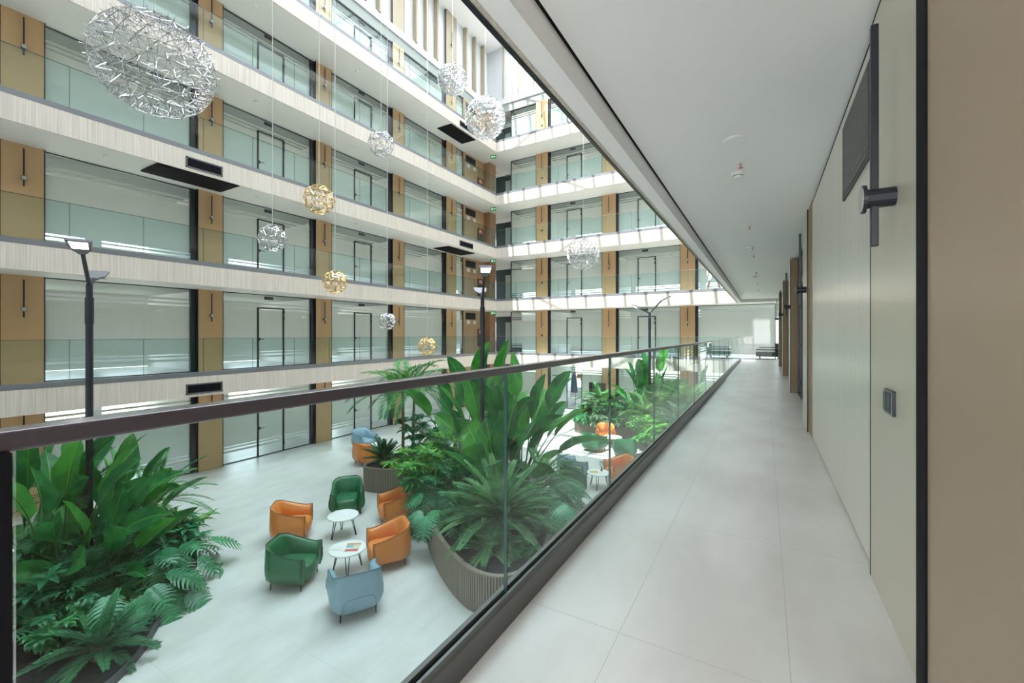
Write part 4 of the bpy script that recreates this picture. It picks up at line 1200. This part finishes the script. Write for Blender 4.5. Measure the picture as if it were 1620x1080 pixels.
monstera(-10.0, 3.35, zl, 'glossy split leaf plant spilling over the rim of the nearest bed', 20, 0.85, 0.52, GL, 1, 0.6)
monstera(-10.9, 4.05, zl, 'split leaf plant at the right side of the nearest bed', 20, 1.05, 0.55, GL, 2, 0.6)
monstera(-10.3, 3.0, zl, 'split leaf plant in the centre of the nearest bed', 16, 1.1, 0.5, GL, 3, 0.2)
cycad(-13.0, 4.7, zl, 'feathery date palm behind the nearest bed, reaching right', 22, 1.5, GL, 'leaf_palm', 0.9, 0.24, 0.010, 0.0, 7, 'date_palm', 44, 1.0)
cycad(-12.9, 3.4, zl, 'feathery date palm behind the nearest lamp post', 20, 1.4, GL, 'leaf_dark', 1.5, 0.24, 0.010, 0.1, 8, 'date_palm', 44, 1.0)
leafy(-12.1, 4.85, zl, 'light green whorled shrub at the right end of the nearest bed', 12, 0.95, 0.9, 9, 0.30, 0.035, 'leaf_lime', GL, 'leafy_shrub', 2, 0.6, 3)
leafy(-11.6, 4.5, zl, 'dark whorled shrub under the date palm in the nearest bed', 12, 0.8, 0.9, 8, 0.34, 0.06, 'leaf_mon', GL, 'leafy_shrub', 3, 0.5, 3)
fan_palm(-11.75, 3.15, zl, 'fan palm under the tallest paddle leaves, in front of the nearest lamp post', 20, 1.2, 0.55, GL, 3)
leafy(-12.2, 2.9, zl, 'dark tall filler shrub behind the fan palms of the nearest bed', 18, 1.3, 0.9, 8, 0.36, 0.06, 'leaf_dark', GL, 'leafy_shrub', 5, 0.4, 4)
leafy(-11.3, 2.2, zl, 'dark filler shrub at the left edge of the nearest bed', 16, 1.1, 0.9, 8, 0.36, 0.06, 'leaf_mon', GL, 'leafy_shrub', 6, 0.4, 4)
leafy(-10.1, 2.75, zl, 'low dark filler shrub in the middle of the nearest bed', 16, 0.6, 1.0, 8, 0.26, 0.05, 'leaf_dark', GL, 'leafy_shrub', 4, 0.4, 3)
# --- middle planter
tall_palm(-11.05, 11.4, zm, 'slender feather palm with two brown trunks at the left end of the middle planter', [(-0.12, -0.05, 2.25), (0.22, 0.1, 2.35)], 13, 1.95, GM, 1, 'leaf_palm', 0.52)
bird_plant(-5.9, 9.35, zm, 'broadest paddle leaved plant at the centre of the middle planter', 8, 1.25, 1.45, 0.40, GM, seed=11, elo=1.05, dr=0.6)
bird_plant(-7.3, 11.0, zm, 'tall paddle leaved plant around the lamp post of the middle planter', 14, 2.75, 1.5, 0.31, GM, seed=12, elo=1.0, dr=0.7)
bird_plant(-6.3, 11.3, zm, 'tall paddle leaved plant leaning right, right of the middle lamp post', 13, 2.5, 1.45, 0.28, GM, seed=13, lean=0.6, elo=0.9, dr=0.8)
bird_plant(-8.7, 11.5, zm, 'tall paddle leaved plant between the feather palm and the middle lamp post', 12, 2.65, 1.3, 0.27, GM, seed=14, elo=1.0, dr=0.7)
bird_plant(-6.0, 10.6, zm, 'medium paddle leaved plant reaching over the hall floor, at the right of the middle planter', 8, 1.5, 1.2, 0.22, GM, seed=15, lean=0.5, elo=0.7)
cycad(-4.95, 7.95, zm, 'largest cycad with a spreading crown at the front of the middle planter', 54, 1.38, GM, 'leaf_cycad', 0.45, 0.22, 0.013, -0.1, 11, nl=58, droop=0.75)
cycad(-4.72, 7.15, zm, 'small low cycad at the front rim of the middle planter', 18, 0.66, GM, 'leaf_cycad', 0.10, 0.18, 0.013, 0.0, 12, nl=34)
cycad(-10.95, 10.25, zm, 'dark upright cycad at the left tip of the middle planter', 34, 0.80, GM, 'leaf_dark', 0.20, 0.15, 0.010, 0.35, 13, droop=0.4)
leafy(-10.15, 10.45, zm, 'grey green small leaved shrub beside the dark upright cycad', 34, 0.62, 1.0, 6, 0.10, 0.022, 'leaf_var', GM, 'leafy_shrub', 11, 0.5, 4)
leafy(-10.0, 11.35, zm, 'fiddle leaf fig with large rounded leaves behind the cycad', 6, 1.8, 0.5, 6, 0.36, 0.13, 'leaf_mon', GM, 'fiddle_leaf_fig', 12, 0.7, 4)
fan_palm(-7.9, 10.1, zm, 'fan palm with fine blades left of the broadest paddle plant', 22, 1.15, 0.52, GM, 11)
fan_palm(-6.9, 9.1, zm, 'fan palm behind the monstera on the front of the middle planter', 18, 0.9, 0.5, GM, 12)
fan_palm(-9.2, 11.0, zm, 'dark fan palm behind the lime leaved shrub', 18, 1.3, 0.55, GM, 13, None, 'leaf_dark')
leafy(-8.55, 9.6, zm, 'bright lime leaved shrub at the left of the middle planter', 24, 1.45, 0.8, 9, 0.38, 0.045, 'leaf_lime', GM, 'leafy_shrub', 13, 0.55, 4)
leafy(-7.75, 9.45, zm, 'lime leaved shrub with upright shoots left of the broadest paddle plant', 18, 1.35, 0.8, 9, 0.36, 0.045, 'leaf_lime', GM, 'leafy_shrub', 19, 0.6, 4)
leafy(-8.0, 9.0, zm, 'mid green long leaved shrub below the lime leaved shrub', 16, 0.85, 1.0, 9, 0.38, 0.05, 'leaf_scheff', GM, 'leafy_shrub', 14, 0.5, 3)
monstera(-7.55, 9.0, zm, 'split leaf plant hanging over the planter above the orange armchairs', 24, 0.68, 0.46, GM, 11, -1.5)
monstera(-6.9, 8.15, zm, 'split leaf plant on the front rim, right of the orange armchairs', 18, 0.65, 0.48, GM, 12, -2.1)
monstera(-5.35, 10.4, zm, 'split leaf plant on the right side of the middle planter', 26, 1.25, 0.56, GM, 13, 0.2)
monstera(-4.75, 9.3, zm, 'split leaf plant low on the right, next to the largest cycad', 18, 0.8, 0.5, GM, 14, 0.1)
cycad(-6.0, 8.1, zm, 'mid sized fern palm left of the largest cycad', 22, 0.8, GM, 'leaf_palm', 0.15, 0.2, 0.014, 0.0, 14, nl=34)
leafy(-5.6, 7.75, zm, 'dark filler shrub under the largest cycad', 18, 0.6, 1.0, 8, 0.24, 0.045, 'leaf_dark', GM, 'leafy_shrub', 15, 0.4, 3)
leafy(-4.25, 7.5, zm, 'small leaved ground cover at the right front of the middle planter', 40, 0.42, 1.3, 6, 0.09, 0.028, 'leaf_scheff', GM, 'ground_cover', 16, 0.3, 4)
leafy(-4.35, 8.5, zm, 'small leaved ground cover right of the largest cycad', 40, 0.5, 1.3, 6, 0.10, 0.028, 'leaf_scheff', GM, 'ground_cover', 17, 0.3, 4)
cycad(-5.0, 10.0, zm, 'drooping feather palm at the right side of the middle planter', 18, 1.25, GM, 'leaf_palm', 0.5, 0.26, 0.012, 0.0, 15, 'date_palm', 40, 1.2)
leafy(-6.2, 9.9, zm, 'dark filler shrub behind the broadest paddle plant', 18, 1.0, 0.9, 8, 0.34, 0.06, 'leaf_mon', GM, 'leafy_shrub', 18, 0.5, 3)
# --- far right planter
bird_plant(-5.2, 21.3, zm, 'sunlit paddle leaved plant left of the far lamp post', 10, 2.2, 1.2, 0.26, GR, seed=21)
bird_plant(-4.0, 21.5, zm, 'sunlit paddle leaved plant right of the far lamp post', 10, 1.9, 1.1, 0.22, GR, seed=22)
bird_plant(-2.9, 22.4, zm, 'small paddle leaved plant at the right end of the far planter', 9, 1.9, 1.0, 0.2, GR, seed=23)
for i, (x, y, L, tr, lab) in enumerate(((-3.7, 20.2, 1.5, 1.0, 'pale feathery palm just right of the far lamp post'), (-4.5, 19.8, 1.3, 0.7, 'pale feathery palm in the middle of the far planter'), (-3.0, 18.6, 1.3, 0.7, 'pale feathery palm above the right green armchair'), (-2.6, 20.6, 1.5, 1.2, 'pale feathery palm at the back right of the far planter'), (-6.9, 22.0, 1.2, 0.7, 'yellow green feathery palm at the left of the far planter'))):
    cycad(x, y, zm, lab, 22, L, GR, 'leaf_yel' if i != 2 else 'leaf_var', tr, 0.28, 0.015, 0.05, 21 + i, 'feather_palm', 36, 1.2)
for i, (x, y, h, lf, lab) in enumerate(((-5.6, 21.4, 1.3, 'leaf_lime', 'bright green shrub behind the far orange armchair'), (-3.3, 17.6, 1.0, 'leaf_lime', 'bright green shrub at the near tip of the far planter'), (-2.7, 17.5, 0.9, 'leaf_var', 'grey green shrub at the near tip of the far planter'), (-4.4, 18.9, 0.9, 'leaf_yel', 'pale long leaved shrub right of the farthest table'), (-2.4, 19.4, 1.2, 'leaf_lime', 'bright shrub at the right side of the far planter'), (-6.2, 22.6, 1.4, 'leaf_scheff', 'green shrub at the back of the far planter'))):
    leafy(x, y, zm, lab, 18, h, 0.9, 8, 0.32, 0.05, lf, GR, 'leafy_shrub', 31 + i, 0.5, 3)
leafy(-7.8, 21.6, zm, 'grey green broad shrub at the left tip of the far planter', 22, 1.0, 1.0, 8, 0.34, 0.07, 'leaf_var', GR, 'leafy_shrub', 41, 0.5, 4)
leafy(-6.7, 21.4, zm, 'mid green shrub behind the far orange armchair, left side', 22, 1.1, 1.0, 8, 0.34, 0.06, 'leaf_scheff', GR, 'leafy_shrub', 42, 0.5, 4)
leafy(-3.6, 19.2, zm, 'bright broad leaved shrub in front of the pale feathery palms', 22, 1.2, 1.0, 8, 0.36, 0.07, 'leaf_lime', GR, 'leafy_shrub', 43, 0.5, 4)
leafy(-4.75, 20.1, zm, 'low pale shrub spilling over the rim of the far planter', 22, 0.7, 1.3, 8, 0.30, 0.05, 'leaf_yel', GR, 'leafy_shrub', 44, 0.2, 4)
leafy(-5.6, 20.95, zm, 'low grey green shrub on the rim right behind the far orange armchair', 22, 0.7, 1.3, 8, 0.30, 0.06, 'leaf_var', GR, 'leafy_shrub', 45, 0.2, 4)
leafy(-3.95, 18.4, zm, 'low lime shrub spilling over the rim right of the farthest table', 22, 0.7, 1.3, 8, 0.30, 0.05, 'leaf_lime', GR, 'leafy_shrub', 46, 0.2, 4)
bird_plant(-4.6, 20.8, zm, 'paddle leaved plant with one tall bright leaf at the centre of the far planter', 7, 2.4, 1.4, 0.30, GR, seed=24, elo=1.1, dr=0.6)
leafy(-8.15, 20.98, zm, 'drooping green shrub over the left end rim of the far planter', 20, 0.5, 1.8, 8, 0.36, 0.07, 'leaf_scheff', GR, 'leafy_shrub', 48, -0.2, 3)
leafy(-7.2, 20.98, zm, 'drooping grey green shrub over the front rim of the far planter', 20, 0.5, 1.8, 8, 0.36, 0.07, 'leaf_var', GR, 'leafy_shrub', 49, -0.2, 3)
cycad(-7.6, 22.2, zm, 'arching light green palm at the left back of the far planter', 22, 1.3, GR, 'leaf_palm', 0.8, 0.28, 0.015, 0.0, 50, 'feather_palm', 36, 1.2)
cycad(-2.9, 19.9, zm, 'tall pale feathery palm in the middle of the right half of the far planter', 24, 1.6, GR, 'leaf_yel', 1.3, 0.30, 0.016, 0.1, 47, 'feather_palm', 38, 1.0)

# ------------------------------------------------------------------ things behind and before the far ground floor glass
lt = MB(); rnd = random.Random(9); yy = YG - 0.004
for x0, xa in ((-12.75, -12.1),):
    x = x0
    while x < xa:
        w_ = 0.05 + 0.05 * rnd.random(); lt.box(x, yy - 0.002, 2.17, x + w_, yy, 2.25); x += w_ + 0.02
dm_ = lt.build('lettering', M['charcoal'])
lg = MB()
for ln in range(8):
    x = -12.65 + 0.1 * rnd.random(); xe = -12.2 + 0.1 * rnd.random()
    while x < xe:
        w_ = 0.05 + 0.05 * rnd.random(); lg.box(x, yy - 0.002, 1.3 + ln * 0.1, x + w_, yy, 1.335 + ln * 0.1); x += w_ + 0.025
dg_ = lg.build('lettering', mat('green_lettering', (0.12, 0.42, 0.25), 0.5))
for o in (dm_, dg_): o.parent = TEXTWIN
t = thing('display_screen', 'black flat screen on a stand before the far ground floor pillar', 'screen', (-9.25, 26.6, 0))
MB().box(-0.56, -0.03, 1.33, 0.56, 0.03, 1.97).build('panel', M['screen'], t, bevel=0.01)
MB().tube([(0, 0.02, 0.02), (0, 0.02, 1.36)], 0.03, 10).build('pole', M['black'], t)
MB().box(-0.35, -0.25, 0, 0.35, 0.25, 0.025).build('foot', M['black'], t, bevel=0.008)
t = thing('sofa', 'black sofa behind the glass at the end of the corridor', 'sofa', (0.05, 28.6, fl(1)))
s = MB(); s.box(-0.35, -0.4, 0.12, 0.75, 0.4, 0.42); s.build('seat', M['screen'], t, bevel=0.05)
s = MB(); s.box(-0.35, 0.22, 0.42, 0.75, 0.42, 0.85); s.build('backrest', M['screen'], t, bevel=0.06)
for x in (-0.4, 0.68):
    MB().box(x - 0.1, -0.4, 0.12, x + 0.1, 0.42, 0.62).build('armrest', M['screen'], t, bevel=0.05)
for x in (-0.3, 0.6):
    for y in (-0.33, 0.33): MB().box(x - 0.03, y - 0.03, 0, x + 0.03, y + 0.03, 0.13).build('leg', M['black'], t)
t = thing('coat_stand', 'dark coat stand behind the open glass door of the far ground floor', 'coat stand', (-11.65, 28.85, 0))
MB().tube([(0, 0, 0.04), (0, 0, 2.4)], 0.02, 8).build('pole', M['black'], t)
s = MB()
for k in range(4):
    an = k * pi / 2 + 0.4; s.tube([(0, 0, 0.16), (0.3 * cos(an), 0.3 * sin(an), 0.02)], 0.016, 6)
s.build('foot', M['black'], t)
s = MB()
for k in range(4):
    an = k * pi / 2 + 0.4; s.tube([(0, 0, 2.3), (0.12 * cos(an), 0.12 * sin(an), 2.34), (0.15 * cos(an), 0.15 * sin(an), 2.42)], 0.01, 5)
s.build('hooks', M['black'], t)
t = thing('coat', 'blue coat hanging on the coat stand', 'coat', (-11.68, 28.66, 0.95))
R_ = []
for zz, wx, wy in ((0, 0.26, 0.13), (0.4, 0.23, 0.13), (0.9, 0.19, 0.12), (1.15, 0.16, 0.10), (1.30, 0.07, 0.06), (1.36, 0.04, 0.04)):
    R_.append([(wx * cos(2 * pi * k / 20) * (1 + 0.06 * sin(k * 2.1)), wy * sin(2 * pi * k / 20), zz) for k in range(20)])
s = MB(); s.grid(R_, closed=True); s.f.append(tuple(range(len(s.v) - 20, len(s.v)))); s.m.append(0); s.build('body', M['denim'], t, smooth=True)
t = thing('bag', 'tan leather bag hanging at the top of the coat stand', 'bag', (-11.38, 28.8, 1.95))
MB().lathe([(0.08, 0), (0.15, 0.05), (0.17, 0.16), (0.12, 0.28), (0.05, 0.31)], 18, sy=0.6).build('body', M['tan'], t, smooth=True)
MB().tube([(-0.08, 0, 0.28), (-0.05, 0, 0.40), (0.05, 0, 0.40), (0.08, 0, 0.28)], 0.01, 6).build('strap', M['tan'], t)
# ------------------------------------------------------------------ person on the second floor of the far gallery
def skinned(name, joints, edges, m, parent, sub=2):
    me = bpy.data.meshes.new(name)
    me.from_pydata([(x * U, y * U, z * U) for (x, y, z, r_) in joints], edges, [])
    me.materials.append(m)
    o = bpy.data.objects.new(name, me); COL.objects.link(o); o.parent = parent
    mo = o.modifiers.new('skin', 'SKIN'); mo.use_smooth_shade = True
    for i, (x, y, z, r_) in enumerate(joints):
        sv = me.skin_vertices[0].data[i]; sv.radius = (r_ * U, r_ * U); sv.use_root = (i == 0)
    s_ = o.modifiers.new('subsurf', 'SUBSURF'); s_.levels = sub; s_.render_levels = sub
    return o
t = thing('person', 'person in a pale top and white shorts standing legs apart on the far gallery', 'person', (-2.42, 25.95, fl(2)), 0)
Jn = [(0, 0, 1.08, .17), (0, 0, 1.25, .165), (0, 0, 1.45, .18), (0, 0, 1.62, .145), (0, 0, 1.70, .07), (0, -.01, 1.79, .095), (0, -.015, 1.88, .125), (0, 0, 1.97, .09)]
Ed = [(0, 1), (1, 2), (2, 3), (3, 4), (4, 5), (5, 6), (6, 7)]
for sg in (1, -1):
    b = len(Jn)
    Jn += [(sg * .12, 0, 1.0, .105), (sg * .21, -.02, 0.56, .068), (sg * .28, .02, 0.30, .062), (sg * .33, .03, 0.09, .042), (sg * .35, -.10, 0.035, .038), (sg * .36, -.19, 0.025, .028)]
    Ed += [(0, b), (b, b + 1), (b + 1, b + 2), (b + 2, b + 3), (b + 3, b + 4), (b + 4, b + 5)]
    b = len(Jn)
    Jn += [(sg * .21, 0, 1.60, .075), (sg * .29, -.02, 1.30, .055), (sg * .30, -.12, 1.05, .042), (sg * .30, -.15, .98, .036), (sg * .30, -.17, .92, .034)]
    Ed += [(3, b), (b, b + 1), (b + 1, b + 2), (b + 2, b + 3), (b + 3, b + 4)]
    for k, (dy, ln) in enumerate(((-.03, .085), (-.01, .10), (.01, .095), (.03, .075))):
        c = len(Jn)
        Jn += [(sg * .30, -.175 + dy, .885, .010), (sg * .295, -.185 + dy, .885 - ln * .5, .009), (sg * .285, -.18 + dy, .885 - ln, .008)]
        Ed += [(b + 4, c), (c, c + 1), (c + 1, c + 2)]
    c = len(Jn)
    Jn += [(sg * .285, -.215, .93, .011), (sg * .275, -.235, .895, .009)]
    Ed += [(b + 3, c), (c, c + 1)]
skinned('body', Jn, Ed, M['skin'], t)
sh = [(0, 0, 1.00, .215), (0, 0, 1.08, .20), (0, 0, 1.27, .185), (0, 0, 1.46, .20), (0, 0, 1.60, .165), (0, 0, 1.68, .09)]
se = [(0, 1), (1, 2), (2, 3), (3, 4), (4, 5)]
for sg in (1, -1):
    b = len(sh); sh += [(sg * .22, 0, 1.60, .10), (sg * .285, -.015, 1.36, .085)]; se += [(4, b), (b, b + 1)]
skinned('shirt', sh, se, M['cloth_b'], t)
st_ = [(0, 0, 1.16, .19), (0, 0, 1.02, .19)]; e_ = [(0, 1)]
for sg in (1, -1):
    b = len(st_); st_ += [(sg * .13, 0, .95, .145), (sg * .215, -.02, .58, .125)]; e_ += [(1, b), (b, b + 1)]
skinned('shorts', st_, e_, M['cloth_w'], t)
skinned('hair', [(0, .05, 1.86, .11), (0, .035, 1.95, .125), (0, .01, 2.02, .085)], [(0, 1), (1, 2)], M['hair'], t)
for sg in (1, -1):
    skinned('shoe', [(sg * .335, .05, .05, .05), (sg * .345, -.08, .045, .048), (sg * .36, -.20, .035, .040)], [(0, 1), (1, 2)], M['cloth_w'], t)
f = MB()
for sg in (1, -1): f.tube([(sg * .036, -.105, 1.875), (sg * .036, -.118, 1.875)], .012, 8)
f.build('eyes', M['hair'], t)
MB().tube([(0, -.105, 1.865), (0, -.135, 1.835), (0, -.108, 1.825)], [.008, .014, .010], 6).build('nose', M['skin'], t)
MB().tube([(-.025, -.105, 1.795), (0, -.112, 1.795), (.025, -.105, 1.795)], .006, 6).build('mouth', M['red'], t)
